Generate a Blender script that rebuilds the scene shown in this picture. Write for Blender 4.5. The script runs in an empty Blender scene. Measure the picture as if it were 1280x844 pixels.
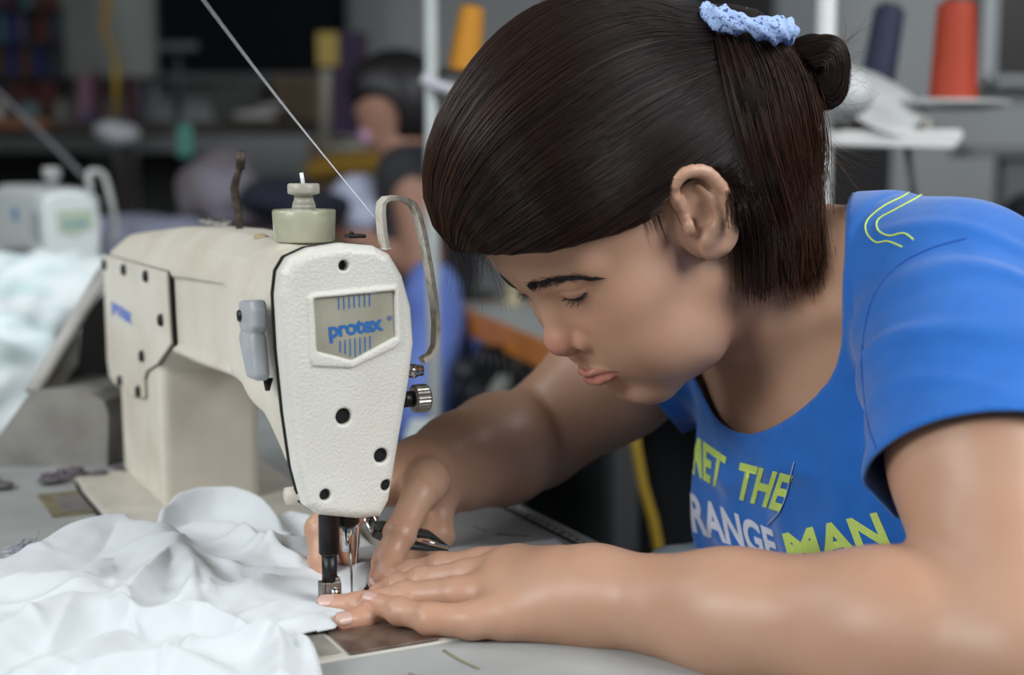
import bpy, math, random
import numpy as np
from mathutils import Vector, Matrix, noise as mnoise
from mathutils.bvhtree import BVHTree
random.seed(7); RNG = np.random.default_rng(7)
SC = bpy.context.scene; COL = SC.collection

# ------------------------------------------------------------------ camera
FPX = 1778.0; PITCH = math.radians(7.43); CAMP = np.array([0.0, 0.0, 1.05])
FW = np.array([0, math.cos(PITCH), -math.sin(PITCH)]); UPV = np.array([0, math.sin(PITCH), math.cos(PITCH)]); RT = np.array([1.0, 0, 0])
def ray(u, v): return FW + RT*(u-640)/FPX - UPV*(v-422)/FPX
def Uz(u, v, z): r = ray(u, v); return CAMP + r*(z-CAMP[2])/r[2]
def Uy(u, v, y): r = ray(u, v); return CAMP + r*y/r[1]
def px(P):
    d = np.asarray(P)-CAMP; w = d@FW
    return (640+FPX*(d@RT)/w, 422-FPX*(d@UPV)/w)
TZ = 0.75
TH = math.radians(26.6)
AX = np.array([-math.sin(TH), math.cos(TH), 0]); BX = np.array([-math.cos(TH), -math.sin(TH), 0])
NP_ = Uz(452, 745, .752)
def W(a, b, z): return np.array([NP_[0], NP_[1], TZ]) + AX*a + BX*b + np.array([0, 0, z])

# ------------------------------------------------------------------ objects
def tag(o, label=None, cat=None, group=None, kind=None):
    if label: o['label'] = label
    if cat: o['category'] = cat
    if group: o['group'] = group
    if kind: o['kind'] = kind
    return o
def link(name, me, mat=None, parent=None):
    o = bpy.data.objects.new(name, me); COL.objects.link(o)
    if mat is not None and me is not None: me.materials.append(mat)
    if parent is not None:
        o.parent = parent
    return o
def empty(name, loc=(0, 0, 0), rz=0.0, label=None, cat=None, group=None):
    o = bpy.data.objects.new(name, None); COL.objects.link(o); o.location = Vector(loc); o.rotation_euler = (0, 0, rz)
    o.empty_display_size = .05
    return tag(o, label, cat, group)
def copy_tree(o, parent=None):
    c = o.copy(); COL.objects.link(c)
    if parent is not None: c.parent = parent
    for ch in list(o.children): copy_tree(ch, c)
    return c

class MB:
    """collects shapes for one mesh"""
    def __init__(s): s.v = []; s.f = []; s.sm = []
    def add(s, vs, fs, smooth=True):
        n = len(s.v); s.v += [tuple(map(float, p)) for p in vs]; s.f += [tuple(i+n for i in f) for f in fs]; s.sm += [smooth]*len(fs); return s
    def box(s, c, d, R=None, smooth=False):
        c = np.array(c, float); d = np.array(d, float)/2
        P = np.array([[x, y, z] for x in (-1, 1) for y in (-1, 1) for z in (-1, 1)], float)*d
        if R is not None: P = P@np.array(R).T
        return s.add(P+c, [(0, 1, 3, 2), (4, 6, 7, 5), (0, 4, 5, 1), (2, 3, 7, 6), (0, 2, 6, 4), (1, 5, 7, 3)], smooth)
    def tube(s, pts, rad, n=10, cap=True, smooth=True, flat=1.0, up=None):
        pts = np.array(pts, float); m = len(pts)
        rad = np.full(m, rad) if np.isscalar(rad) else np.array(rad, float)
        T = np.gradient(pts, axis=0); T /= np.linalg.norm(T, axis=1)[:, None]+1e-12
        u = np.array([0, 0, 1.0]) if up is None else np.array(up, float)
        if abs(T[0]@u) > .95: u = np.array([1.0, 0, 0])
        vs = []
        for i in range(m):
            u = u-T[i]*(T[i]@u); u /= np.linalg.norm(u)+1e-12; w = np.cross(T[i], u)
            for k in range(n):
                a = 2*math.pi*k/n; vs.append(pts[i]+rad[i]*(math.cos(a)*w+flat*math.sin(a)*u))
        fs = [(i*n+k, i*n+(k+1) % n, (i+1)*n+(k+1) % n, (i+1)*n+k) for i in range(m-1) for k in range(n)]
        s.add(vs, fs, smooth)
        if cap:
            b = len(s.v)-len(vs)
            s.f.append(tuple(b+k for k in range(n))[::-1]); s.sm.append(False)
            s.f.append(tuple(b+(m-1)*n+k for k in range(n))); s.sm.append(False)
        return s
    def cyl(s, a, b, r, r2=None, n=24):
        a = np.array(a, float); b = np.array(b, float)
        return s.tube([a, b], [r, r if r2 is None else r2], n)
    def lathe(s, c, prof, n=32, axis=(0, 0, 1), smooth=True):
        z = Vector(axis).normalized(); x = z.orthogonal().normalized(); y = z.cross(x); c = Vector(c); vs = []
        for (r, h) in prof:
            for k in range(n):
                a = 2*math.pi*k/n; vs.append(c+z*h+(x*math.cos(a)+y*math.sin(a))*max(r, 1e-5))
        m = len(prof)
        fs = [(i*n+k, i*n+(k+1) % n, (i+1)*n+(k+1) % n, (i+1)*n+k) for i in range(m-1) for k in range(n)]
        return s.add(vs, fs, smooth)
    def prism(s, poly, org, ex, ey, ez, t0, t1):
        org = np.array(org, float); ex, ey, ez = [np.array(q, float) for q in (ex, ey, ez)]
        lo = [org+ex*p[0]+ey*p[1]+ez*t0 for p in poly]; hi = [org+ex*p[0]+ey*p[1]+ez*t1 for p in poly]; n = len(poly)
        return s.add(lo+hi, [tuple(range(n))[::-1], tuple(range(n, 2*n))]+[(i, (i+1) % n, n+(i+1) % n, n+i) for i in range(n)], False)
    def ell(s, c, r, R=None, nu=24, nv=14):
        vs = []; 
        for i in range(nv+1):
            t = math.pi*i/nv
            for k in range(nu):
                a = 2*math.pi*k/nu; vs.append((r[0]*math.sin(t)*math.cos(a), r[1]*math.sin(t)*math.sin(a), r[2]*math.cos(t)))
        vs = np.array(vs)
        if R is not None: vs = vs@np.array(R).T
        return s.add(vs+np.array(c), [(i*nu+k, (i+1)*nu+k, (i+1)*nu+(k+1) % nu, i*nu+(k+1) % nu) for i in range(nv) for k in range(nu)])
    def grid(s, P, smooth=True, wrap=False):
        P = np.array(P); n, m = P.shape[:2]
        mm = m if wrap else m-1
        return s.add(P.reshape(-1, 3), [(i*m+j, i*m+(j+1) % m, (i+1)*m+(j+1) % m, (i+1)*m+j) for i in range(n-1) for j in range(mm)], smooth)
    def build(s, name, mat, parent=None, bevel=0, local=None, solid=0):
        me = bpy.data.meshes.new(name)
        v = s.v
        if local is not None: v = [tuple(local @ Vector(p)) for p in v]
        me.from_pydata(v, [], s.f); me.update()
        me.polygons.foreach_set('use_smooth', s.sm)
        o = link(name, me, mat, parent)
        if bevel:
            m = o.modifiers.new('bevel', 'BEVEL'); m.width = bevel; m.segments = 3; m.limit_method = 'ANGLE'; m.angle_limit = .6; m.harden_normals = False
        if solid:
            m = o.modifiers.new('solid', 'SOLIDIFY'); m.thickness = solid; m.offset = 0
        return o

def npmesh(name, V, F, mat=None, parent=None, smooth=True):
    me = bpy.data.meshes.new(name)
    V = np.asarray(V, np.float32); F = np.asarray(F, np.int32); k = F.shape[1]
    me.vertices.add(len(V)); me.vertices.foreach_set('co', V.ravel())
    me.loops.add(F.size); me.loops.foreach_set('vertex_index', F.ravel())
    me.polygons.add(len(F)); me.polygons.foreach_set('loop_start', np.arange(0, F.size, k, dtype=np.int32))
    me.polygons.foreach_set('use_smooth', np.full(len(F), smooth)); me.update(calc_edges=True); me.validate()
    return link(name, me, mat, parent)
def setcol(o, name, C):
    C = np.asarray(C, np.float32)
    if C.ndim == 1: C = np.repeat(C[:, None], 3, 1)
    at = o.data.color_attributes.new(name, 'FLOAT_COLOR', 'POINT')
    at.data.foreach_set('color', np.c_[C, np.ones(len(C), np.float32)].astype(np.float32).ravel())

# ------------------------------------------------------------------ distance fields
def smin(a, b, k):
    h = np.clip(.5+.5*(b-a)/k, 0, 1); return b*(1-h)+a*h-k*h*(1-h)
def smax(a, b, k): return -smin(-a, -b, k)
def dE(P, c, r, R=None):
    q = P-np.asarray(c)
    if R is not None: q = q@np.asarray(R)
    r = np.asarray(r, float); k0 = np.linalg.norm(q/r, axis=1); k1 = np.linalg.norm(q/(r*r), axis=1)+1e-9
    return np.where(k0 < 1e-4, -r.min(), k0*(k0-1)/k1)
def dC(P, a, b, r1, r2=None):
    a = np.asarray(a, float); b = np.asarray(b, float); r2 = r1 if r2 is None else r2
    ab = b-a; t = np.clip((P-a)@ab/(ab@ab+1e-12), 0, 1)
    return np.linalg.norm(P-a-t[:, None]*ab, axis=1)-(r1+(r2-r1)*t)
def dCh(P, pts, rad, k=.003):
    d = None
    for i in range(len(pts)-1):
        e = dC(P, pts[i], pts[i+1], rad[i], rad[i+1]); d = e if d is None else smin(d, e, k)
    return d
def dPoly(X, Y, poly):
    poly = np.asarray(poly, float); d = np.full(len(X), 1e9); s = np.ones(len(X)); n = len(poly); j = n-1
    for i in range(n):
        ex, ey = poly[j]-poly[i]; wx = X-poly[i][0]; wy = Y-poly[i][1]
        t = np.clip((wx*ex+wy*ey)/(ex*ex+ey*ey+1e-12), 0, 1)
        d = np.minimum(d, (wx-ex*t)**2+(wy-ey*t)**2)
        c1 = Y >= poly[i][1]; c2 = Y < poly[j][1]; c3 = ex*wy > ey*wx
        s = np.where((c1 & c2 & c3) | (~c1 & ~c2 & ~c3), -s, s); j = i
    return s*np.sqrt(d)
def dRB(P, c, h, r):
    q = np.abs(P-np.asarray(c))-(np.asarray(h)-r)
    return np.linalg.norm(np.maximum(q, 0), axis=1)+np.minimum(q.max(1), 0)-r

def sdf_mesh(fn, lo, hi, h, slack=1.35):
    """surface nets over sparse cells"""
    lo = np.asarray(lo, float); hi = np.asarray(hi, float)
    s0 = 16*h; n = np.ceil((hi-lo)/s0).astype(int)+1
    I = np.stack(np.meshgrid(*[np.arange(k) for k in n], indexing='ij'), -1).reshape(-1, 3)*16
    def keep(I, s):
        out = []
        for k in range(0, len(I), 200000):
            J = I[k:k+200000]; d = fn(lo+(J+s/2)*h); out.append(J[np.abs(d) < s*h*.87*slack+.001])
        return np.concatenate(out)
    I = keep(I, 16)
    o4 = np.stack(np.meshgrid(*[np.arange(4)]*3, indexing='ij'), -1).reshape(-1, 3)
    I = (I[:, None]+o4[None]*4).reshape(-1, 3); I = keep(I, 4)
    I = (I[:, None]+o4[None]).reshape(-1, 3)
    D = (n*16+8).astype(np.int64)
    key = lambda J: (J[:, 0].astype(np.int64)*D[1]+J[:, 1])*D[2]+J[:, 2]
    ck = np.unique(key(I)); 
    cells = np.stack([ck//(D[1]*D[2]), (ck//D[2]) % D[1], ck % D[2]], -1)
    o2 = np.stack(np.meshgrid(*[np.arange(2)]*3, indexing='ij'), -1).reshape(-1, 3)
    off = (o2[:, 0]*D[1]+o2[:, 1])*D[2]+o2[:, 2]
    kk = np.unique((ck[:, None]+off[None]).ravel())
    pts = np.stack([kk//(D[1]*D[2]), (kk//D[2]) % D[1], kk % D[2]], -1)
    val = np.empty(len(kk))
    for k in range(0, len(kk), 250000): val[k:k+250000] = fn(lo+pts[k:k+250000]*h)
    ci = np.searchsorted(kk, ck[:, None]+off[None]); cv = val[ci]
    act = (cv.min(1) < 0) & (cv.max(1) >= 0)
    ck = ck[act]; cells = cells[act]; cv = cv[act]
    acc = np.zeros((len(ck), 3)); cnt = np.zeros(len(ck))
    for a in range(8):
        for b in range(a+1, 8):
            if abs(o2[a]-o2[b]).sum() != 1: continue
            m = (cv[:, a] < 0) != (cv[:, b] < 0); t = np.zeros(len(ck)); t[m] = cv[m, a]/(cv[m, a]-cv[m, b])
            p = o2[a]+(o2[b]-o2[a])*t[:, None]; acc[m] += p[m]; cnt[m] += 1
    V = lo+(cells+acc/cnt[:, None])*h
    F = []
    for ax in range(3):
        e = np.zeros(3, int); e[ax] = 1; b1 = np.roll(e, 1); b2 = np.roll(e, 2)
        ia = 0; ib = int(np.where((o2 == e).all(1))[0][0])
        m = (cv[:, ia] < 0) != (cv[:, ib] < 0); base = ck[m]; neg = cv[m, ia] < 0
        o_1 = (b1[0]*D[1]+b1[1])*D[2]+b1[2]; o_2 = (b2[0]*D[1]+b2[1])*D[2]+b2[2]
        Q = np.stack([base, base-o_1, base-o_1-o_2, base-o_2], 1)
        ix = np.searchsorted(ck, Q); ix = np.minimum(ix, len(ck)-1); ok = (ck[ix] == Q).all(1)
        ix = ix[ok]; neg = neg[ok]
        ix[~neg] = ix[~neg][:, ::-1]; F.append(ix)
    return V, np.concatenate(F)

# ------------------------------------------------------------------ materials
def mat(name, col=(.5, .5, .5), rough=.5, metal=0.0, noise=0.0, nscale=30, bump=0.0, bscale=200, col2=None, spec=.5, sss=0, trans=0, coat=0, aniso=0, emis=None, detail=4, stretch=None, sheen=0, attr=None, c2range=(.35, .7)):
    m = bpy.data.materials.new(name); m.use_nodes = True; nt = m.node_tree; N = nt.nodes; L = nt.links
    p = N['Principled BSDF']
    def setp(k, v):
        if k in p.inputs: p.inputs[k].default_value = v
    setp('Base Color', (*col, 1)); setp('Roughness', rough); setp('Metallic', metal); setp('Specular IOR Level', spec)
    if sss: setp('Subsurface Weight', sss); setp('Subsurface Radius', (1.0, .35, .2)); setp('Subsurface Scale', .004)
    if trans: setp('Transmission Weight', trans)
    if coat: setp('Coat Weight', coat); setp('Coat Roughness', .2)
    if aniso: setp('Anisotropic', aniso)
    if sheen: setp('Sheen Weight', sheen)
    if emis: setp('Emission Color', (*emis[0], 1)); setp('Emission Strength', emis[1])
    tc = N.new('ShaderNodeTexCoord'); src = tc.outputs['Object']
    if stretch:
        mp = N.new('ShaderNodeMapping'); mp.inputs['Scale'].default_value = stretch; L.new(src, mp.inputs['Vector']); src = mp.outputs['Vector']
    out = None
    if col2 is not None or noise:
        t = N.new('ShaderNodeTexNoise'); t.inputs['Scale'].default_value = nscale; t.inputs['Detail'].default_value = detail; L.new(src, t.inputs['Vector'])
        r = N.new('ShaderNodeMapRange'); r.inputs['From Min'].default_value = c2range[0]; r.inputs['From Max'].default_value = c2range[1]; L.new(t.outputs['Fac'], r.inputs['Value'])
        mx = N.new('ShaderNodeMix'); mx.data_type = 'RGBA'; L.new(r.outputs['Result'], mx.inputs['Factor'])
        c2 = col2 if col2 is not None else tuple(c*(1-noise) for c in col)
        mx.inputs[6].default_value = (*col, 1); mx.inputs[7].default_value = (*c2, 1); out = mx.outputs[2]
    if attr:
        at = N.new('ShaderNodeAttribute'); at.attribute_name = attr; ml = N.new('ShaderNodeMix'); ml.data_type = 'RGBA'; ml.blend_type = 'MULTIPLY'; ml.inputs['Factor'].default_value = 1
        if out is not None: L.new(out, ml.inputs[6])
        else: ml.inputs[6].default_value = (*col, 1)
        L.new(at.outputs['Color'], ml.inputs[7]); out = ml.outputs[2]
    if out is not None: L.new(out, p.inputs['Base Color'])
    if bump:
        b = N.new('ShaderNodeBump'); b.inputs['Strength'].default_value = 1; b.inputs['Distance'].default_value = bump
        t2 = N.new('ShaderNodeTexNoise'); t2.inputs['Scale'].default_value = bscale; t2.inputs['Detail'].default_value = 2; L.new(src, t2.inputs['Vector'])
        L.new(t2.outputs['Fac'], b.inputs['Height']); L.new(b.outputs['Normal'], p.inputs['Normal'])
    return m
def text_mesh(s, size=1, offset=0.0, shear=0.0, extrude=0.0, res=6, spacing=1.0):
    cu = bpy.data.curves.new('txt', 'FONT'); cu.body = s; cu.size = size; cu.offset = offset; cu.shear = shear; cu.extrude = extrude; cu.resolution_u = res
    cu.align_x = 'CENTER'; cu.align_y = 'CENTER'; cu.space_character = spacing
    o = bpy.data.objects.new('txt', cu); COL.objects.link(o); bpy.context.view_layer.update()
    me = bpy.data.meshes.new_from_object(o.evaluated_get(bpy.context.evaluated_depsgraph_get()))
    V = np.array([v.co[:] for v in me.vertices]); F = [tuple(p.vertices) for p in me.polygons]
    bpy.data.objects.remove(o); bpy.data.curves.remove(cu); bpy.data.meshes.remove(me)
    return V, F
# ------------------------------------------------------------------ foreground sewing machine (local frame: x = a along arm, y = b toward the back, z up)
def L3(a, b, z): return (a, b, z)
M_CREAM = mat('machine_cream', (.72, .67, .57), .42, noise=.14, nscale=18, bump=.0002, bscale=500, col2=(.62, .56, .45), spec=.4)
M_PLATE = mat('faceplate_enamel', (.76, .74, .67), .38, bump=.0006, bscale=480, col2=(.68, .655, .58), nscale=14, spec=.45)
M_BLACK = mat('black_steel', (.012, .012, .013), .4, metal=.3)
M_STEEL = mat('worn_steel', (.42, .40, .36), .42, metal=1, noise=.4, nscale=120)
M_CHROME = mat('chrome', (.75, .75, .75), .12, metal=1)
M_RUST = mat('rusty_rod', (.10, .07, .05), .55, metal=.5, col2=(.03, .025, .02), nscale=160, bump=.0006, bscale=500)
M_GREYPL = mat('grey_lever_paint', (.42, .44, .46), .45, noise=.15, nscale=60)
M_OLDPL = mat('yellowed_plastic', (.80, .80, .62), .22, col2=(.62, .63, .44), nscale=40, spec=.5, trans=.4)
M_OLDPL2 = mat('ivory_knob', (.52, .50, .42), .4, col2=(.38, .36, .29), nscale=60)
M_BLUEINK = mat('blue_print', (.02, .14, .42), .5)
M_BLUEINK2 = mat('blue_violet_print', (.08, .17, .62), .5)
M_BADGE = mat('badge_plate', (.47, .45, .35), .38, metal=.25, noise=.2, nscale=50)
M_NUM = mat('worn_ivory', (.66, .62, .52), .45, col2=(.35, .31, .25), nscale=200, c2range=(.5, .75))

MACH = empty('sewing_machine', (NP_[0], NP_[1], TZ), math.atan2(AX[1], AX[0]), 'cream industrial sewing machine in the foreground with a blue-lettered face badge', 'sewing machine')
# local axes: x=a, y=b  (BX is +90deg of AX? -> checked below)
SGN = 1.0 if (np.cross(AX, BX)[2] > 0) else -1.0
def ly(b): return b*SGN

def casting(P):
    a = P[:, 0]; b = P[:, 1]*SGN; z = P[:, 2]
    prof = [(-.030, .236), (.05, .2435), (.20, .2435), (.33, .238), (.46, .226), (.512, .206), (.512, .105), (.475, .08), (.470, -.004), (.302, -.004), (.300, .118), (.288, .131), (.275, .136),
            (.18, .138), (.085, .142), (.062, .140), (.040, .130), (.018, .119), (-.0, .106), (-.030, .078)]
    d = dPoly(a, z, prof)+.006
    d = np.where(d > 0, d, d)-.0
    # width: back plane b=.064, front plane b=-.035 ; big shoulder radius on the top edges
    wx = b-.0145; half = .0495
    sec = [(-.036, -.01), (half, -.01), (half, .208), (half-.010, .228), (half-.028, .2445), (-half+.036, .2445), (-half+.020, .232), (-.036, .20)]
    e = dPoly(wx, z, sec)+.005
    d = smax(d, e, .010)-.005
    hd = dPoly(b, z, [(p_[0], p_[1]) if p_[0] > .03 else (p_[0]+.0015, p_[1]) for p_ in FO]+[(.0675, .20)])+.004
    d = np.where(a < .09, smax(d, hd-np.clip((a-.03)*.6, 0, 1), .006), d)
    # recessed inset pocket on the back
    ins = dPoly(a, z, [(.245, .2015), (.10, .2085), (.084, .205), (.076, .19), (.080, .16), (.0865, .15), (.30, .145), (.30, .20)])
    d = np.where((b > .045), d+.0034*np.clip(.5-ins/.0024, 0, 1), d)
    return d
FO = [(0.0675, 0.2130), (0.0655, 0.2275), (.0600, .2360), (0.0468, 0.2414), (0.0261, 0.2440), (0.005, 0.2418), (-0.0056, 0.2363), (-0.0141, 0.2224), (-0.0199, 0.2018), (-0.0214, 0.1787), (-0.0178, 0.1531), (-0.0108, 0.1173), (-0.0032, 0.0773), (0.003, 0.0675), (0.0182, 0.0680), (0.0447, 0.0735), (0.0530, 0.0800), (0.0587, 0.1035), (0.0631, 0.1391), (0.0663, 0.179)]
V, F = sdf_mesh(casting, (-.05, -.06, -.02), (.54, .09, .26), .0020)
body = npmesh('arm_and_pillar', V, F, M_CREAM, MACH)
# smaller rounded foot flare and throat-side wall of the pillar


# face plate
FO = [(0.0675, 0.2130), (0.0655, 0.2275), (.0600, .2360), (0.0468, 0.2414), (0.0261, 0.2440), (0.005, 0.2418), (-0.0056, 0.2363), (-0.0141, 0.2224), (-0.0199, 0.2018), (-0.0214, 0.1787), (-0.0178, 0.1531), (-0.0108, 0.1173), (-0.0032, 0.0773), (0.003, 0.0675), (0.0182, 0.0680), (0.0447, 0.0735), (0.0530, 0.0800), (0.0587, 0.1035), (0.0631, 0.1391), (0.0663, 0.179)]
HOL = [(0.0263, 0.2304, .0034), (0.0278, 0.1356, .0052), (0.003, 0.1082, .0048), (-.0002, 0.0885, .0038), (0.0408, 0.0868, .0038)]
RIM = [(0.0509, 0.2122), (0.0473, 0.2145), (-0.0081, 0.2175), (-0.0113, 0.2144), (-0.012, 0.1802), (-0.0076, 0.1764), (0.022, 0.1652), (0.0481, 0.1680), (0.0501, 0.173)]
INN = [(0.0468, 0.211), (-0.007, 0.2135), (-0.0077, 0.1841), (0.022, 0.1707), (0.0454, 0.1780)]
def faceplate(P):
    a = P[:, 0]; b = P[:, 1]*SGN; z = P[:, 2]
    d2 = dPoly(b, z, FO)+.007
    da = np.abs(a+.0385)-.0095+.007
    q = np.stack([d2, da], 1)
    d = np.linalg.norm(np.maximum(q, 0), axis=1)+np.minimum(q.max(1), 0)-.007
    # gentle raised lower body
    r = smax(dPoly(b, z, RIM)+.0012, np.abs(a+.0485)-.0016, .0012)
    d = smin(d, r, .0012)
    d = smax(d, -smax(dPoly(b, z, INN), a+.0470, .0008), .0008)
    for (hb, hz, hr) in HOL:
        c = np.hypot(b-hb, z-hz)
        d = smax(d, -np.maximum(c-hr, a+.040), .0010)
        if hr > .0045: d = smax(d, -(np.hypot(np.hypot(b-hb, z-hz), (a+.051)*1.3)-hr-.0016), .0012)
    return d
V, F = sdf_mesh(faceplate, (-.062, -.085, .05), (-.02, .085, .26), .0009)
fp = npmesh('face_plate', V, F, M_PLATE, MACH)
for (hb, hz, hr) in HOL[1:]:
    m = MB(); m.cyl((-.0385, ly(hb), hz), (-.0445, ly(hb), hz), hr*.92, n=20); m.build('screw', M_BLACK, fp)
m = MB(); m.cyl((-.036, ly(HOL[0][0]), HOL[0][1]), (-.0415, ly(HOL[0][0]), HOL[0][1]), .0033, n=16); m.build('screw', M_BLACK, fp)
# black gasket line
m = MB(); cx = sum(p[0] for p in FO)/len(FO); cz = sum(p[1] for p in FO)/len(FO)
m.prism([((p[0]-cx)*1.005+cx, (p[1]-cz)*1.003+cz) for p in FO], (0, 0, 0), (0, SGN, 0), (0, 0, 1), (1, 0, 0), -.0305, -.0285)
m.build('gasket', M_BLACK, MACH)
# badge
m = MB(); m.prism(INN, (0, 0, 0), (0, SGN, 0), (0, 0, 1), (1, 0, 0), -.0474, -.0462); bd = m.build('badge', M_BADGE, fp)
def badge_text(V, F, cb, cz, ang, name, mt, par, plane='a', at=-.0477, sx=1, sz=1):
    ca, sa = math.cos(ang), math.sin(ang); P = []
    for (x, y, _) in V:
        x *= sx; y *= sz; X = x*ca-y*sa; Z = x*sa+y*ca
        if plane == 'a': P.append((at, ly(cb-X), cz+Z))
        else: P.append((cb-X, ly(at), cz+Z))
    mm = MB(); mm.add(P, F, False); return mm.build(name, mt, par)
V_, F_ = text_mesh('protex', .0128, offset=.00042, res=4, spacing=.95)
badge_text(V_, F_, .0195, .1916, .09, 'brand_lettering', M_BLUEINK, bd, sx=1.05, sz=1.08)
V_, F_ = text_mesh('®', .0048, res=3); badge_text(V_, F_, -.0037, .1958, .09, 'registered_mark', M_BLUEINK, bd)
m = MB()
for k in range(7):
    t = k-3
    bb = .0213-t*.0034-.0015
    m.box((-.0476, ly(bb), .2075+t*.00022), (.0002, .0007, .0075))
    bb2 = .0208-t*.0033-.0012
    lo = .1722+abs(t+.3)*.0016; hi = .1846+t*.0003
    m.box((-.0476, ly(bb2), (lo+hi)/2), (.0002, .0007, hi-lo))
m.build('badge_stripes', M_BLUEINK, bd)
# back side cover plate
PL = [(.516, .2025), (.2547, .2051), (.2516, .1669), (.2487, .1479), (.2600, .1425), (.3000, .1250), (.3420, .1134), (.3526, .1050), (.3526, .0883), (.4023, .0821), (.4803, .0816), (.5062, .0856), (.514, .10)]
m = MB(); m.prism(PL, (0, ly(.0640), 0), (1, 0, 0), (0, 0, 1), (0, SGN, 0), 0, .0030); cpn = m.build('side_cover', M_CREAM, MACH, bevel=.0008)
m = MB(); m.prism([((p[0]-.39)*1.006+.39-.0016, (p[1]-.15)*1.012+.15) for p in PL], (0, ly(.0628), 0), (1, 0, 0), (0, 0, 1), (0, SGN, 0), 0, .0018); m.build('cover_gasket', M_BLACK, MACH)
for (a, z) in [(.5050, .1935), (.4145, .1953), (.3244, .1965), (.2738, .1646), (.3503, .1252), (.4499, .0893), (.3700, .0915)]:
    m = MB(); m.lathe((a, ly(.067), z), [(.0052, -.001), (.0052, .0015), (.004, .0032), (.0, .0034)], 16, (0, SGN, 0)); m.build('screw', M_BLACK, cpn)
V_, F_ = text_mesh('protex', .032, offset=.0012, res=3); badge_text(V_, F_, .437, .156, -.03, 'side_lettering', M_BLUEINK2, cpn, plane='b', at=.0673, sx=1.0, sz=.62)
# presser foot lifter lever at the back
m = MB()
def lever(P):
    a = P[:, 0]; b = P[:, 1]*SGN; z = P[:, 2]
    hd = dPoly(a, z, [(.006, .206), (-.022, .209), (-.026, .203), (-.026, .192), (-.020, .187), (.003, .186), (.008, .192)])
    bl = dPoly(a, z, [(.006, .187), (.008, .181), (-.008, .158), (-.026, .1585), (-.028, .162), (-.022, .187)])
    d = smax(smin(hd, bl, .003)+.003, np.abs(b-.0735)-.0055+.003, .004)-.003
    return d
V, F = sdf_mesh(lever, (-.05, -.1, .14), (.03, .1, .22), .0011); lv = npmesh('presser_lifter', V, F, M_GREYPL, MACH)
m = MB(); m.lathe((.0, ly(.0785), .197), [(.0036, -.001), (.0036, .002), (.0, .0022)], 16, (0, SGN, 0)); m.build('pivot_screw', M_BLACK, lv)
m = MB(); m.tube([(-.014, ly(.066), .158), (-.0155, ly(.067), .150)], [.0035, .0015], 10); m.build('lever_stop', M_BLACK, MACH)
# bent rod on the top
m = MB(); m.tube([(.2050, ly(.02), .236), (.2065, ly(.02), .250), (.2085, ly(.0215), .262), (.2090, ly(.0225), .272), (.2040, ly(.0215), .281), (.1985, ly(.0205), .2875)], [.0029, .0029, .0030, .0031, .0029, .0022], 14)
m.tube([(.1983, ly(.0205), .2870), (.1955, ly(.020), .3005)], [.0035, .0035], 14); m.build('thread_rod', M_RUST, MACH)
# oil sight cup with knob
c = (.047, ly(.020), 0)
cup = MB(); cup.lathe((.047, ly(.020), .2400), [(.0, .0), (.0195, .0), (.0205, .001), (.0215, .020), (.0208, .0215), (.0195, .0205), (.0188, .017), (.006, .019), (.0, .019)], 48)
cp = cup.build('oil_cup', M_OLDPL, MACH)
k = MB(); k.lathe((.047, ly(.020), .2575), [(.0078, 0), (.0080, .004), (.0074, .0045), (.0080, .005), (.0080, .0065), (.0074, .007), (.0078, .0075), (.0066, .0105), (.0062, .0135), (.0105, .0145), (.0108, .016), (.0108, .0205), (.0100, .0215), (.0, .0215)], 40)
k.build('cap', M_OLDPL2, cp)
k = MB(); k.tube([(.047, ly(.020), .277), (.0475, ly(.0212), .2862)], .0014, 10); k.build('white_pin', mat('white_plastic', (.85, .85, .85), .3), cp)
# little clips on the arm top
m = MB()
for (a, b, r) in [(.345, .006, .006), (.325, .004, .008), (.305, .004, .006), (.365, .006, .005)]:
    m.tube([(a+r*math.cos(t), ly(b)+r*.7*math.sin(t), .2405+.0015*math.sin(2*t)) for t in np.linspace(0, 6.0, 14)], .0014, 8)
m.build('thread_clip', M_STEEL, MACH)
m = MB(); m.ell((.098, ly(.035), .2405), (.010, .005, .0025)); m.build('felt_pad', mat('felt', (.45, .36, .22), .9), MACH)
# take-up guard loop (worn ivory strap) on the operator side
def strap(pts, w0, w1, th, axis, name, mt, par):
    pts = np.array(pts, float); T = np.gradient(pts, axis=0); T /= np.linalg.norm(T, axis=1)[:, None]; ax = np.array(axis, float)
    P = []
    for i, p in enumerate(pts):
        n = np.cross(T[i], ax); n /= np.linalg.norm(n); w = w0+(w1-w0)*i/(len(pts)-1)
        P.append([p+ax*w/2+n*th/2, p-ax*w/2+n*th/2, p-ax*w/2-n*th/2, p+ax*w/2-n*th/2])
    m = MB(); m.grid(P, False, wrap=True)
    n = len(m.v); m.f += [(0, 1, 2, 3), (n-1, n-2, n-3, n-4)]; m.sm += [False, False]
    return m.build(name, mt, par, bevel=.0007)
GP = [(-.0185, .2370), (-.0165, .2470), (-.0155, .2600), (-.0160, .2665), (-.0190, .2695), (-.0250, .2700), (-.0320, .2690), (-.0375, .2660), (-.0410, .2600), (-.0450, .2450), (-.0490, .2250), (-.0530, .2000), (-.0545, .1850), (-.0535, .1700), (-.0500, .1640), (-.0440, .1610)]
gl = strap([(-.004+.0*i, ly(b), z) for i, (b, z) in enumerate(GP)], .0120, .0085, .0036, (1, 0, 0), 'take_up_guard', M_NUM, MACH)
m = MB(); m.cyl((.003, ly(-.036), .153), (.003, ly(-.047), .153), .0040, n=14); m.cyl((.003, ly(-.036), .153), (.003, ly(-.0425), .153), .0048, n=14); m.build('guard_screw', M_CHROME, MACH)
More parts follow.
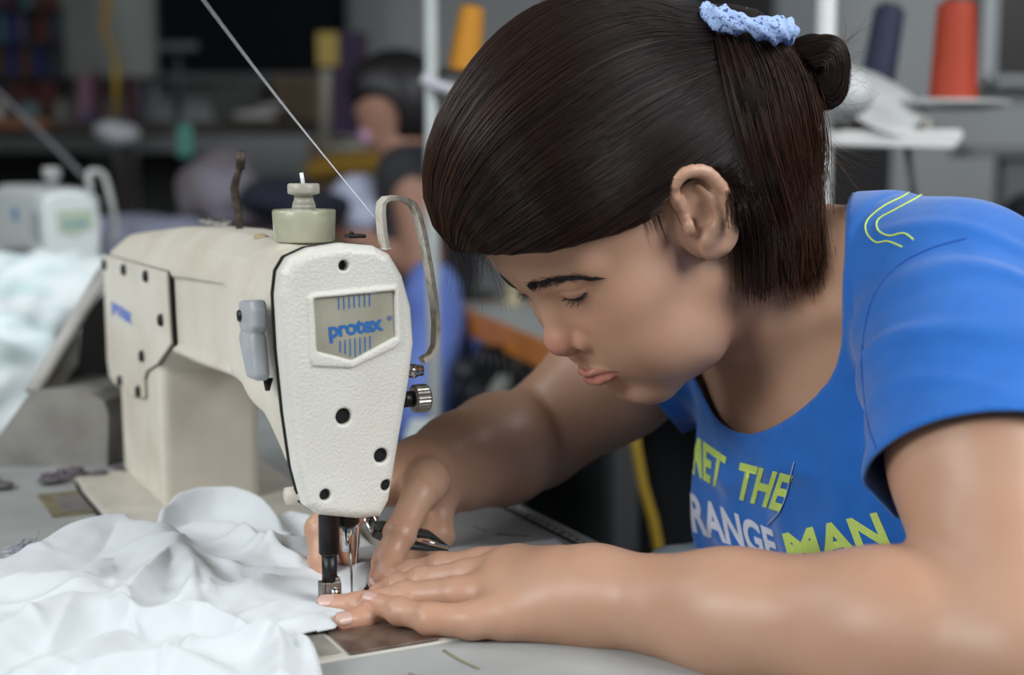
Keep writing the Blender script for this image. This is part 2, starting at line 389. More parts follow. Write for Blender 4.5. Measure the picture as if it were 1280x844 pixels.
# tension knob: knurled
m = MB()
kn = []
for (bb, sc) in [(-.0400, .85), (-.0415, 1), (-.0500, 1), (-.0515, .88)]:
    kn.append([(.004+math.cos(t)*(.0092+.0005*(i % 2))*sc, ly(bb), .1335+math.sin(t)*(.0092+.0005*(i % 2))*sc) for i, t in enumerate(np.linspace(0, 2*math.pi, 48, endpoint=False))])
m.grid(kn, False, wrap=True); m.f.append(tuple(range(len(m.v)-48, len(m.v)))); m.sm.append(False); m.f.append(tuple(range(48))[::-1]); m.sm.append(False)
m.build('tension_knob', M_STEEL, MACH)
m = MB(); m.cyl((.004, ly(-.030), .1335), (.004, ly(-.0405), .1335), .0055, n=16); m.build('tension_stud', M_BLACK, MACH)
m = MB(); m.box((-.0, ly(.001), .2455), (.010, .012, .0025)); m.box((.0, ly(.0035), .2465), (.004, .002, .004)); m.build('thread_guide', M_BLACK, MACH, bevel=.0006)
# presser bar, foot, needle bar, needle
m = MB(); m.tube([(-.016, ly(.028), .110), (-.016, ly(.028), .0400)], .0068, 20); m.tube([(-.016, ly(.028), .0400), (-.016, ly(.028), .0380)], [.0068, .0052], 20); m.tube([(-.016, ly(.028), .038), (-.016, ly(.028), .0190)], .0050, 20); m.build('presser_bar', M_BLACK, MACH)
m = MB(); m.box((-.016, ly(.0268), .0125), (.010, .0105, .017)); m.box((-.016, ly(.0335), .0115), (.008, .003, .019)); m.box((-.008, ly(.026), .0035), (.030, .010, .003)); m.box((-.016, ly(.024), .022), (.009, .004, .003)); ft = m.build('presser_foot', M_STEEL, MACH, bevel=.0008)
m = MB(); m.lathe((-.021, ly(.0265), .0145), [(.0, .0035), (.0028, .0030), (.0030, 0)], 12, (-1, 0, 0)); m.build('foot_screw', M_CHROME, ft)
m = MB(); m.tube([(-.004, ly(.0115), .100), (-.004, ly(.0115), .0555), (-.004, ly(.0115), .0525)], [.0088, .0088, .0060], 20); m.build('needle_bushing', M_BLACK, MACH)
m = MB(); m.tube([(-.004, ly(.0105), .060), (-.004, ly(.0105), .036)], .0042, 18); m.tube([(-.004, ly(.0075), .052), (-.004, ly(.0035), .052)], .0022, 10); m.build('needle_bar', M_CHROME, MACH)
m = MB(); m.tube([(-.004, ly(.0095), .038), (-.004, ly(.0085), .020), (-.004, ly(.0085), -.003)], [.0010, .0009, .0004], 10); m.build('needle', M_STEEL, MACH)
m = MB(); m.tube([(-.006, ly(.0035), .062), (-.0065, ly(.0050), .040), (-.006, ly(.0075), .012), (-.005, ly(.0085), .002)], .00022, 6); m.build('needle_thread', mat('thread_white', (.8, .8, .82), .6), MACH)
m = MB(); m.lathe((-.025, ly(.058), .083), [(.0, .002), (.0055, .0015), (.006, -.006), (.006, -.02)], 20, (0, SGN, 0)); m.build('oil_plug', M_CREAM, MACH)
m = MB(); m.box((-.008, ly(.022), .080), (.034, .040, .010)); m.build('head_underside', M_BLACK, MACH)
# bed set into the table (top proud by 1 mm)
M_BED = mat('bed_cream', (.60, .56, .48), .5, col2=(.50, .47, .41), nscale=30, bump=.0002, bscale=600)
def bed(P):
    return smax(dPoly(P[:, 0], P[:, 1]*SGN, [(.470, .102), (.455, .113), (.255, .113), (.10, .113), (-.095, .113), (-.103, .108), (-.103, -.062), (-.098, -.066), (.470, -.066)]), np.abs(P[:, 2]+.018)-.0195, .002)
V, F = sdf_mesh(bed, (-.12, -.13, -.045), (.49, .13, .01), .0025); npmesh('machine_bed', V, F, M_BED, MACH)
M_SLIDE = mat('slide_plate_steel', (.16, .10, .075), .38, metal=.6, col2=(.32, .25, .2), nscale=55, bump=.0002, bscale=300)
m = MB(); m.box((-.073, ly(.017), .0021), (.060, .058, .0016)); m.build('slide_plate', M_SLIDE, MACH, bevel=.0005)
m = MB(); m.box((.0, ly(.017), .0021), (.08, .058, .0016)); m.build('needle_plate', M_STEEL, MACH, bevel=.0005)
m = MB(); m.box((-.06, ly(.075), .0022), (.075, .05, .0012)); m.build('bed_insert', mat('insert_grey', (.33, .31, .27), .5, col2=(.22, .2, .17), nscale=60), MACH, bevel=.0005)
# handwheel at the far end
m = MB(); m.lathe((.512, ly(.005), .150), [(.0, 0), (.03, 0), (.03, .012), (.034, .014), (.038, .018), (.038, .034), (.034, .038), (.03, .032), (.0, .032)], 48, (1, 0, 0)); m.build('hand_wheel', M_BLACK, MACH)

# ------------------------------------------------------------------ belt guard behind the machine: dusty grey slab and tilted cover
M_DUST = mat('dusty_grey_paint', (.33, .315, .285), .65, col2=(.20, .185, .165), nscale=22, bump=.0003, bscale=300)
BG = empty('belt_guard', W(.50, .12, 0), 0, 'dusty grey belt guard with tilted top flap behind the foreground sewing machine', 'machine guard')
def rel(o, pts): return [tuple(np.array(p)-np.array(o.location)) for p in pts]
D1 = 1.32
yy = 1.345
lowp = [Uy(-40, 592, yy), Uy(134, 592, yy), Uy(136, 520, yy), Uy(130, 502, yy), Uy(112, 492, yy), Uy(88, 489, yy), Uy(50, 488, yy), Uy(36, 492, yy), Uy(0, 542, yy), Uy(-40, 590, yy)]
m = MB(); n = len(lowp); A2 = np.array([.02, .10, 0]); m.add(rel(BG, lowp+[p+A2 for p in lowp]), [tuple(range(n))[::-1], tuple(range(n, 2*n))]+[(i, (i+1) % n, n+(i+1) % n, n+i) for i in range(n)], False)
m.build('lower_housing', M_DUST, BG, bevel=.004)
fl = [Uy(40, 492, 1.36), Uy(130, 336, 1.50), Uy(142, 350, 1.52), Uy(140, 385, 1.52), Uy(100, 470, 1.40), Uy(62, 508, 1.36)]
fl2 = [Uy(46, 484, 1.36), Uy(134, 334, 1.50), Uy(142, 345, 1.52), Uy(100, 408, 1.45), Uy(98, 455, 1.40), Uy(66, 505, 1.36)]
m = MB(); n = 6; off = np.array([-.012, .028, .0]); m.add(rel(BG, fl2+[p+off for p in fl2]), [tuple(range(n))[::-1], tuple(range(n, 2*n))]+[(i, (i+1) % n, n+(i+1) % n, n+i) for i in range(n)], False)
m.build('tilted_flap', M_DUST, BG, bevel=.003)
hk = [Uy(40, 490, 1.355), Uy(85, 418, 1.40), Uy(131, 338, 1.49)]
m = MB(); m.tube(rel(BG, hk), .009, 10, flat=.6); m.build('flap_edge', mat('pale_edge', (.50, .48, .44), .6, noise=.2), BG)
dk = [Uy(66, 500, 1.50), Uy(96, 455, 1.54), Uy(100, 400, 1.56), Uy(145, 345, 1.58), Uy(175, 345, 1.56), Uy(175, 600, 1.52), Uy(60, 600, 1.52)]
m = MB(); n = len(dk); m.add(rel(BG, dk+[p+np.array([.0, .12, 0]) for p in dk]), [tuple(range(n))[::-1], tuple(range(n, 2*n))]+[(i, (i+1) % n, n+(i+1) % n, n+i) for i in range(n)], False)
m.build('pulley_housing', mat('matte_black', (.010, .0095, .009), .9, spec=.05), BG, bevel=.003)  # flat matte black block filling the gap behind the flap
# ------------------------------------------------------------------ sewing table
M_TABLE = mat('table_laminate', (.42, .435, .425), .5, col2=(.30, .31, .30), nscale=9, bump=.0003, bscale=900)
M_TEDGE = mat('table_edging', (.44, .46, .45), .5, noise=.2, nscale=60)
TB = empty('sewing_table', W(.2, .1, -TZ), math.atan2(AX[1], AX[0]), 'pale grey laminate sewing table carrying the foreground machine', 'table')
m = MB(); zt = TZ
# slab in local coordinates of the empty (a-.2, b-.1, z)
def tl(a, b, z=0): return (a-.2, b-.1, z)
m.box(tl(.235, .215, TZ-.021), (1.19, .846, .040)); tt = m.build('table_top', M_TABLE, TB, bevel=.002)
m = MB(); m.box(tl(.235, -.212, TZ-.0215), (1.19, .008, .042)); m.box(tl(.235, .642, TZ-.0215), (1.19, .008, .042)); m.box(tl(-.364, .215, TZ-.0215), (.008, .862, .042)); m.build('edge_band', M_TEDGE, TB, bevel=.0015)
m = MB(); m.box(tl(.235, -.197, TZ-.0002), (1.19, .0022, .0012)); m.build('edge_groove', mat('groove_dark', (.03, .03, .03), .8), TB)
m = MB()
for k in range(60):
    m.box(tl(-.33+k*.012, -.2035, TZ-.0006), (.0007, .003 if k % 5 else .0065, .0008))
m.build('ruler_marks', mat('ruler_ink', (.06, .06, .06), .7), TB)
M_LEG = mat('table_leg_paint', (.20, .21, .22), .5, noise=.3, nscale=20)
for (a, b) in [(-.30, -.15), (.75, -.15), (-.30, .58), (.75, .58)]:
    m = MB(); m.box(tl(a, b, .365), (.045, .03, .69)); m.box(tl(a, b, .0125), (.06, .07, .025)); m.build('leg', M_LEG, TB, bevel=.002)
m = MB(); m.box(tl(.235, .58, .18), (1.05, .025, .03)); m.build('stretcher', M_LEG, TB)
# hinge plate and stains
m = MB()
m.box(tl(.362, .134, TZ-.0003), (.085, .036, .0018)); hg = m.build('hinge_plate', mat('brass_hinge', (.30, .255, .15), .45, metal=.3, noise=.4, nscale=90), TB, bevel=.0006)
m = MB(); m.box(tl(.357, .130, TZ+.0007), (.058, .022, .0014)); m.build('hinge_pad', mat('hinge_grey', (.19, .18, .17), .6, noise=.3), hg, bevel=.0005)
m = MB(); m.tube([tl(.25, .1165, TZ+.0002), tl(.40, .1165, TZ+.0002), tl(.465, .108, TZ+.0002)], .0022, 8, flat=.3); m.build('bed_seam', mat('seam_dirt', (.03, .027, .024), .9), TB)
for (a, b, l, r) in [(-.135, -.012, .02, .3), (.10, -.165, .022, 1.2), (.13, -.15, .01, .4), (-.15, .02, .012, .9)]:
    pts = [tl(a+l*math.cos(r)*t, b+l*math.sin(r)*t*.5+.0006*math.cos(3*t), TZ-.0004) for t in np.linspace(-1, 1, 9)]
    m = MB(); m.tube(pts, [.0004+.0009*abs(math.sin(i*1.7)) for i in range(9)], 6, flat=.4)
    m.build('stain', mat('brown_stain', (.25, .21, .13), .8), TB)
# dark oily gap and lint behind the bed
g = MB(); rr = random.Random(3)
for k in range(26):
    a = .452+rr.uniform(-.012, .03); b = rr.uniform(.03, .20); g.ell((a, b, .003), (rr.uniform(.004, .009), rr.uniform(.005, .012), rr.uniform(.001, .003)), nu=10, nv=6)
lo = g.build('lint_fluff', mat('dark_lint', (.06, .055, .06), .95, col2=(.22, .19, .22), nscale=150), None)
lo.location = (NP_[0], NP_[1], TZ); lo.rotation_euler = (0, 0, math.atan2(AX[1], AX[0]))
tag(lo, 'dark fluffy lint gathered along the gap behind the foreground machine bed', 'lint', kind='stuff')

# ------------------------------------------------------------------ white cloth being sewn : height field with folds in table-plane metres
M_CLOTH = mat('white_cotton', (.68, .71, .725), .85, bump=.00022, bscale=1500, sss=0, sheen=.2, spec=.2)
def Z2(u, v, z=TZ+.01): p = Uz(u, v, z); return (p[0], p[1])
def poly_d(X, Y, pts):
    """distance to a polyline, parameter, signed side"""
    best = np.full(X.shape, 1e9); tt = np.zeros(X.shape); sd = np.zeros(X.shape); n = len(pts)-1
    for i in range(n):
        ax, ay = pts[i]; bx, by = pts[i+1]; ex, ey = bx-ax, by-ay; L2 = ex*ex+ey*ey+1e-12
        t = np.clip(((X-ax)*ex+(Y-ay)*ey)/L2, 0, 1); dx = X-ax-ex*t; dy = Y-ay-ey*t; d = np.hypot(dx, dy)
        m_ = d < best; best = np.where(m_, d, best); tt = np.where(m_, (i+t)/n, tt); sd = np.where(m_, np.sign(ex*dy-ey*dx), sd)
    return best, tt, sd
def spl2(p, n=22):
    p = np.array(p, float); t = np.linspace(0, len(p)-1, n); i = np.minimum(t.astype(int), len(p)-2); f = (t-i)[:, None]
    p0 = p[np.maximum(i-1, 0)]; p1 = p[i]; p2 = p[i+1]; p3 = p[np.minimum(i+2, len(p)-1)]
    return .5*((2*p1)+(-p0+p2)*f+(2*p0-5*p1+4*p2-p3)*f**2+(-p0+3*p1-3*p2+p3)*f**3)
def blur(A, n):
    for _ in range(n):
        B = np.pad(A, 1, mode='edge'); A = (B[:-2, 1:-1]+B[2:, 1:-1]+B[1:-1, :-2]+B[1:-1, 2:]+2*A)/6
    return A
FOLDS = [([(240, 655), (290, 664), (345, 690), (380, 700)], (.010, .018, .004), .012, .9, 1.4),
    ([(262, 700), (300, 712), (345, 712), (385, 706)], (.006, .010, .003), .009, .9, 1.2),
  # pixel polyline, ridge height at start/mid/end (m), width, sharpness, asymmetry
    ([(60, 684), (110, 676), (165, 672), (215, 700), (255, 730)], (.012, .028, .012), .030, 1.0, 1.5),
    ([(-30, 735), (30, 730), (85, 735), (150, 765)], (.014, .016, .010), .034, 1.0, 1.0),
    ([(192, 660), (215, 645), (275, 636), (330, 645), (352, 672)], (.022, .034, .014), .0150, .8, 1.15),
    ([(192, 662), (208, 680), (226, 684)], (.022, .022, .012), .012, .8, 1.0),
    ([(222, 692), (205, 712), (180, 738), (150, 765)], (.014, .025, .012), .015, .9, 1.8),
    ([(232, 700), (240, 722), (240, 760)], (.010, .018, .008), .013, 1., 1.0),
    ([(150, 768), (170, 780), (210, 776), (245, 770), (280, 778), (330, 800)], (.022, .020, .010), .011, .8, 1.6),
    ([(160, 758), (165, 775), (175, 795)], (.018, .016, .005), .008, .8, 1.),
    ([(-30, 830), (30, 800), (90, 770), (140, 757)], (.020, .026, .014), .030, 1.0, 1.2),
    ([(30, 860), (90, 832), (150, 800)], (.015, .022, .012), .026, 1.0, .8),
    ([(240, 800), (262, 812), (300, 806), (335, 795), (352, 815), (350, 850)], (.012, .022, .014), .012, .8, 1.8),
    ([(380, 800), (398, 822), (404, 860)], (.012, .014, .012), .020, 1.0, .6),
    ([(285, 712), (330, 690), (375, 682), (405, 678)], (.006, .012, .004), .014, .9, 2.0),
    ([(245, 745), (300, 735), (350, 722), (395, 715)], (.010, .012, .004), .018, .9, 1.4),
    ([(300, 770), (350, 755), (400, 745)], (.008, .010, .003), .014, .9, 1.),
    ([(355, 772), (380, 770), (402, 758)], (.006, .008, .003), .009, .9, 1.),
    ([(360, 640), (385, 650), (405, 665)], (.010, .012, .004), .018, .9, 1.),
    ([(120, 845), (200, 830), (270, 842)], (.018, .020, .012), .022, 1.0, 1.),
    ([(60, 770), (110, 725), (130, 700)], (.008, .013, .008), .018, 1.0, 1.),
]
BORD = [(-60, 712), (0, 706), (45, 694), (70, 688), (110, 684), (165, 684), (190, 690), (195, 668), (215, 655), (285, 642), (345, 655), (380, 652), (440, 655), (470, 690), (462, 720), (452, 742), (440, 770), (418, 788), (374, 797), (398, 830), (404, 870), (420, 900), (-80, 900)]
bp = [Z2(u, v, TZ+.004) for u, v in BORD]
xs = [p[0] for p in bp]; ys = [p[1] for p in bp]
nx, ny = 420, 420
gx = np.linspace(min(xs)-.01, max(xs)+.01, nx); gy = np.linspace(min(ys)-.01, max(ys)+.01, ny)
X, Y = np.meshgrid(gx, gy, indexing='ij')
def vnoise(X, Y, s, seed):
    r = np.random.default_rng(seed); ph = r.uniform(0, 6.28, 12); an = r.uniform(0, 3.14, 12); fr = r.uniform(.6, 1.6, 12)*s; o = 0
    for i in range(12): o = o+np.sin((X*np.cos(an[i])+Y*np.sin(an[i]))*fr[i]+ph[i])
    return o/12
Xw = X+.0035*vnoise(X, Y, 60, 1); Yw = Y+.0035*vnoise(X, Y, 60, 2)
D = -dPoly(Xw.ravel(), Yw.ravel(), bp).reshape(X.shape)
H = .0035+.0035*(vnoise(Xw, Yw, 55, 3)+.4)*np.clip((.45-np.hypot(X-NP_[0], Y-NP_[1])*0), 0, 1)*2
Hr = np.zeros_like(X)
for pts, (h0, h1, h2), w, sh, asy in FOLDS:
    q = spl2([Z2(u, v, TZ+.014) for u, v in pts])
    h0, h1, h2 = h0*.72, h1*.72, h2*.72
    d, t, s = poly_d(Xw, Yw, q)
    h = np.where(t < .5, h0+(h1-h0)*np.sin(t*math.pi)**1, h2+(h1-h2)*np.sin(t*math.pi)**1)
    ww = w*np.where(s > 0, 1, asy)
    r = h*(np.exp(-(d/(ww*.62))**2) if sh >= 1 else np.exp(-np.abs(d/(ww*.60))**1.45))
    Hr = np.maximum(Hr, r)+.22*np.minimum(Hr, r)
Hs = blur(Hr, 14)
fine = np.zeros_like(X); r_ = np.random.default_rng(31)
for k in range(60):      # short secondary creases
    cx_ = r_.uniform(xs and min(xs), max(xs)); cy_ = r_.uniform(min(ys), max(ys)); an_ = r_.normal(.9, .6); L_ = r_.uniform(.02, .06); w_ = r_.uniform(.003, .007)
    dx_ = (X-cx_)*math.cos(an_)+(Y-cy_)*math.sin(an_); dy_ = -(X-cx_)*math.sin(an_)+(Y-cy_)*math.cos(an_)+6*dx_**2*r_.uniform(-1, 1)
    fine += r_.uniform(.0015, .0035)*np.exp(-(dx_/L_)**2-(np.abs(dy_)/w_)**1.6)
H = H+.5*Hr+.5*Hs+blur(fine, 2)*1.2
edge = np.clip(D/.010, 0, 1); edge = np.sqrt(np.clip(edge*(2-edge), 0, 1))
# cloth lies flat by the needle and under the hand
nd = np.clip((np.hypot(X-(NP_[0]-.004), Y-NP_[1])-.012)/.05, 0, 1)
Z = .0015+(H*(.12+.88*nd))*edge+.0012*vnoise(Xw, Yw, 260, 5)*edge*nd
keepv = D > -.0005
idx = -np.ones(X.shape, int); idx[keepv] = np.arange(keepv.sum())
Vt = np.stack([X, Y, TZ+.0030+np.maximum(Z, .0004)], -1)[keepv]
q = np.stack([idx[:-1, :-1], idx[1:, :-1], idx[1:, 1:], idx[:-1, 1:]], -1).reshape(-1, 4); q = q[(q >= 0).all(1)]
used, inv = np.unique(q, return_inverse=True)
CLOTH = npmesh('white_cloth', Vt[used], inv.reshape(q.shape), M_CLOTH)
md = CLOTH.modifiers.new('smooth', 'SMOOTH'); md.iterations = 4
md = CLOTH.modifiers.new('solid', 'SOLIDIFY'); md.thickness = .0012; md.offset = -1
tag(CLOTH, 'crumpled white cotton cloth lying under the presser foot in the foreground', 'cloth')
# second piece of white fabric leaving under the hands to the right
pc = [Uz(u, v, TZ+.002) for u, v in [(540, 690), (575, 684), (640, 681), (695, 674), (712, 688), (706, 694), (748, 687), (760, 700), (720, 740), (560, 740)]]
m = MB(); m.add(pc, [tuple(range(len(pc)))], False); o = m.build('cloth_strip', mat('white_cotton_strip', (.66, .70, .72), .85), None, solid=.001)
tag(o, 'thin white cloth strip with a torn end on the table under the hands', 'cloth')
# pale printed fabric heap at the far left, behind the belt guard
M_PILE = mat('pale_printed_cotton', (.80, .86, .87), .9, col2=(.50, .68, .68), nscale=14, c2range=(.45, .75), stretch=(1, 1, 2.5), detail=6)
def pile(P):
    d = None
    for (u, v, y, r) in [(20, 392, 1.85, (.16, .14, .075)), (75, 390, 1.80, (.10, .12, .07)), (110, 372, 1.85, (.05, .08, .035)), (-60, 420, 1.8, (.16, .16, .11)), (10, 470, 1.68, (.14, .12, .10)), (40, 520, 1.62, (.17, .14, .08)), (-60, 520, 1.6, (.16, .16, .12)), (55, 440, 1.72, (.07, .1, .07))]:
        e = dE(P, Uy(u, v, y), r); d = e if d is None else smin(d, e, .03)
    n = .010*np.sin(P[:, 0]*46+P[:, 2]*70+3*np.sin(P[:, 1]*20))+.006*np.sin(P[:, 0]*95-P[:, 2]*120+2*np.sin(P[:, 1]*33+P[:, 0]*30))
    d = d+n*.6
    return smax(d, TZ+.002-P[:, 2], .004)
V, F = sdf_mesh(pile, (-1.1, 1.36, .72), (-.3, 2.1, 1.05), .007)
o = npmesh('fabric_heap', V, F, M_PILE); md = o.modifiers.new('s', 'SMOOTH'); md.iterations = 3
tag(o, 'soft heap of pale white and teal printed fabric piled at the left edge', 'fabric')
# snips of thread at the far left
m = MB(); rr = random.Random(5)
for k in range(26):
    c = Uz(rr.uniform(0, 40), rr.uniform(686, 698), TZ+.003); a = rr.uniform(-1, 1)
    m.tube([c, c+np.array([.012*math.cos(a), .012*math.sin(a), rr.uniform(0, .008)]), c+np.array([.024*math.cos(a+.4), .02*math.sin(a+.4), rr.uniform(0, .01)])], .0006, 4)
tag(m.build('thread_scraps', mat('thread_mix', (.25, .25, .32), .9, col2=(.7, .7, .75), nscale=200), None), 'loose dark and white thread scraps beside the white cloth', 'thread', kind='stuff')
# thread coming down from the upper left to the guard on the machine
tp = [Uy(250, -6, 1.30), np.array(W(.002, -.0135, .2575))]
pts = [tp[0]+(tp[1]-tp[0])*t+np.array([0, 0, -.003])*math.sin(t*math.pi) for t in np.linspace(-1.3, 1, 40)]
m = MB(); m.tube(pts, .00036, 6); tag(m.build('sewing_thread', mat('white_thread', (.85, .85, .90), .5), None), 'taut white thread running from the upper left down to the foreground machine', 'thread')

# scissors (thread snips) held in the far hand
M_SNIP = mat('dark_snip_steel', (.05, .055, .05), .4, metal=.6)
SN = empty('thread_snips', Uy(520, 675, .985), 0, 'small dark thread snips held in the fingers of the far hand', 'snips')
for k, (pts, w) in enumerate([([(462, 655, .965), (500, 662, .975), (535, 668, .985), (562, 684, .99)], .0085), ([(470, 668, .96), (500, 679, .97), (530, 684, .975), (560, 688, .985)], .0080)]):
    P_ = [Uy(u, v, y) for u, v, y in pts]
    m = MB(); m.tube(rel(SN, P_), [w*1.1, w*1.4, w, .0012], 10, flat=.35); m.build('blade', M_SNIP, SN)
m = MB(); m.tube(rel(SN, [Uy(528, 676, .974), Uy(545, 680, .98), Uy(560, 683, .985)]), .0009, 6); m.build('ground_edge', M_CHROME, SN)
m = MB(); m.tube(rel(SN, [Uy(464, 642, .972), Uy(458, 652, .966), Uy(464, 664, .962), Uy(472, 652, .968), Uy(466, 641, .972)]), .0024, 10); m.build('handle_loop', M_CHROME, SN)

# ------------------------------------------------------------------ white folded cloth on the far side (lap) seen between torso and forearm
def lap(P):
    d = dE(P, Uy(915, 722, 1.06), (.07, .09, .018)); return d+.002*np.sin(P[:, 0]*90+P[:, 1]*40)
V, F = sdf_mesh(lap, (.0, .9, .72), (.36, 1.3, .92), .006)
o = npmesh('lap_cloth', V, F, mat('grey_white_cloth', (.42, .47, .48), .9)); tag(o, 'pale grey cloth lying in the lap of the sewing woman in front', 'cloth')
# ------------------------------------------------------------------ room
M_WALL = mat('grey_wall', (.27, .28, .28), .9, noise=.12, nscale=1.5, bump=.002, bscale=14)
M_FLOOR = mat('concrete_floor', (.05, .05, .048), .8, noise=.3, nscale=3)
M_DARK = mat('dark_rack_panel', (.02, .02, .024), .9, spec=.1)  # flat near-black base for the thread rack's back panel
def slab(name, c, d, mt):
    m = MB(); m.box(c, d); o = m.build(name, mt, None); o['kind'] = 'structure'; return o
slab('floor', (0, 2.2, -.05), (9, 8.4, .1), M_FLOOR)
slab('wall_back', (0, 6.05, 1.5), (9, .1, 3.1), M_WALL)
slab('wall_left', (-4.05, 2.6, 1.5), (.1, 7, 3.1), M_WALL)
slab('wall_right', (4.05, 2.6, 1.5), (.1, 7, 3.1), M_WALL)
slab('ceiling', (0, 2.9, 3.05), (8.2, 6.4, .1), mat('ceiling_dark', (.15, .15, .15), .9))

def bgthing(name, shapes, mt, label, cat, group=None, bevel=0, kind=None):
    m = MB()
    for s in shapes: getattr(m, s[0])(*s[1:])
    o = m.build(name, mt, None, bevel=bevel); tag(o, label, cat, group, kind); return o
def bx_px(u0, v0, u1, v1, y, dep):
    a = Uy(u0, v0, y); b = Uy(u1, v1, y); c = (a+b)/2
    return ('box', (c[0], y+dep/2, c[2]), (abs(b[0]-a[0]), dep, abs(a[2]-b[2])))

A_0 = lambda p: np.array([p[0], p[1], .008])
# left: thread rack full of small cones, long work shelf, boards
M_WOODD = mat('dark_wood', (.025, .016, .010), .7, noise=.4, nscale=12)
M_METD = mat('dark_metal', (.05, .052, .055), .5, metal=.4)
sh = empty('work_bench', Uy(200, 165, 4.6)*np.array([1, 1, 0]), 0, 'long dark work bench running along the back of the workshop', 'bench')
def rb(o, s): # shift box to parent
    return (s[0], tuple(np.array(s[1])-np.array(o.location)), s[2])
m = MB(); s = rb(sh, bx_px(-260, 152, 520, 166, 4.6, .7)); m.box(s[1], s[2]); m.build('bench_top', M_WOODD, sh)
for u in (-200, 150, 500):
    m = MB(); s = rb(sh, bx_px(u, 166, u+22, 590, 4.65, .06)); m.box(s[1], s[2]); m.build('leg', M_WOODD, sh)
m = MB(); s = rb(sh, bx_px(-260, 330, 520, 345, 4.7, .5)); m.box(s[1], s[2]); m.build('under_shelf', M_WOODD, sh)
m = MB(); s = rb(sh, bx_px(-40, 147, 62, 160, 4.57, .03)); m.box(s[1], s[2]); m.build('orange_trim', mat('orange_trim', (.16, .055, .02), .6), sh)

# thread rack
tr = empty('thread_rack', Uy(10, 150, 4.9), 0, 'tall dark rack of coloured thread cones at the upper left', 'rack')
m = MB()
a = Uy(-120, -60, 5.1); b = Uy(78, 148, 5.1)
m.box(tuple((a+b)/2-np.array(tr.location)), (b[0]-a[0], .04, a[2]-b[2])); m.build('back_panel', M_DARK, tr)
for v in (-50, -8, 34, 76, 118):
    p = Uy(-20, v+22, 5.0); m = MB(); m.box(tuple(p-np.array(tr.location)), (b[0]-a[0], .12, .012)); m.build('rail', M_METD, tr)
cols = [(.06, .010, .010), (.010, .012, .07), (.02, .07, .09), (.03, .025, .05), (.05, .02, .01), (.015, .02, .03), (.04, .035, .045), (.035, .006, .015)]
cmats = [mat('thread_colour_%d' % i, c, .8) for i, c in enumerate(cols)]
def cone(name, base, h, r0, r1, mt, label, cat, group, lean=(0, 0), ribs=0, full=False):
    e = empty(name, base, 0, label, cat, group) if full else None
    ax = Vector((lean[0], lean[1], 1)).normalized()
    prof = [(.0, 0), (r0*.8, 0), (r0, h*.03)]
    k = 24 if ribs else 3
    for i in range(k+1):
        t = i/k; r = r0+(r1-r0)*t; prof.append((r*(1+(.012*(i % 2) if ribs else 0)), h*(.05+.88*t)))
    prof += [(r1*.8, h*.96), (.0, h*.96)]
    m = MB()
    if full:
        m.lathe((0, 0, 0), prof, 28, ax); m.build('thread', mt, e)
        m = MB(); m.lathe((0, 0, 0), [(.0, h*.93), (r1*.62, h*.93), (r1*.62, h*1.0), (r1*.35, h*1.0), (r1*.35, h*.9)], 20, ax); m.build('core', M_METD, e)
        return e
    m.lathe((0, 0, 0), prof, 16, ax); o = m.build(name, mt, None); o.location = Vector(base); tag(o, label, cat, group); return o
rr = random.Random(11)
protos = {}
for r_, v in enumerate((-8, 34, 76, 118)):
    for c_ in range(6):
        u = -18+c_*17+rr.uniform(-3, 3); mi = rr.randrange(8)
        base = Uy(u, v+20, 4.93)
        if mi not in protos:
            protos[mi] = cone('thread_cone', base, .10, .024, .016, cmats[mi], 'x', 'thread cone', 'thread cones on the rack at the upper left'); o = protos[mi]
        else:
            o = protos[mi].copy(); COL.objects.link(o); o.location = Vector(base)
        cn = ['dark red', 'navy blue', 'teal', 'purple grey', 'orange brown', 'slate', 'grey mauve', 'wine red'][mi]
        tag(o, 'small %s thread cone on the dark rack at the upper left' % cn, 'thread cone', 'thread cones on the rack at the upper left')
# pale board, dark board
bgthing('pale_board', [bx_px(76, -60, 196, 96, 5.6, .03)], mat('pale_board', (.28, .30, .28), .8, noise=.15, nscale=3), 'pale grey green board standing on the back wall', 'board')
bo = empty('dark_window', Uy(315, 60, 5.6), 0, 'large black window opening in the back wall above the bench', 'window')
m = MB(); s = rb(bo, bx_px(196, -60, 438, 92, 5.6, .02)); m.box(s[1], s[2]); m.build('pane', mat('black_glass', (.006, .007, .009), .9, spec=.05), bo)
m = MB()
for q in [(192, -60, 199, 98), (432, -60, 441, 98), (192, 92, 441, 99)]:
    s = rb(bo, bx_px(*q, 5.57, .05)); m.box(s[1], s[2])
m.build('frame', M_METD, bo)
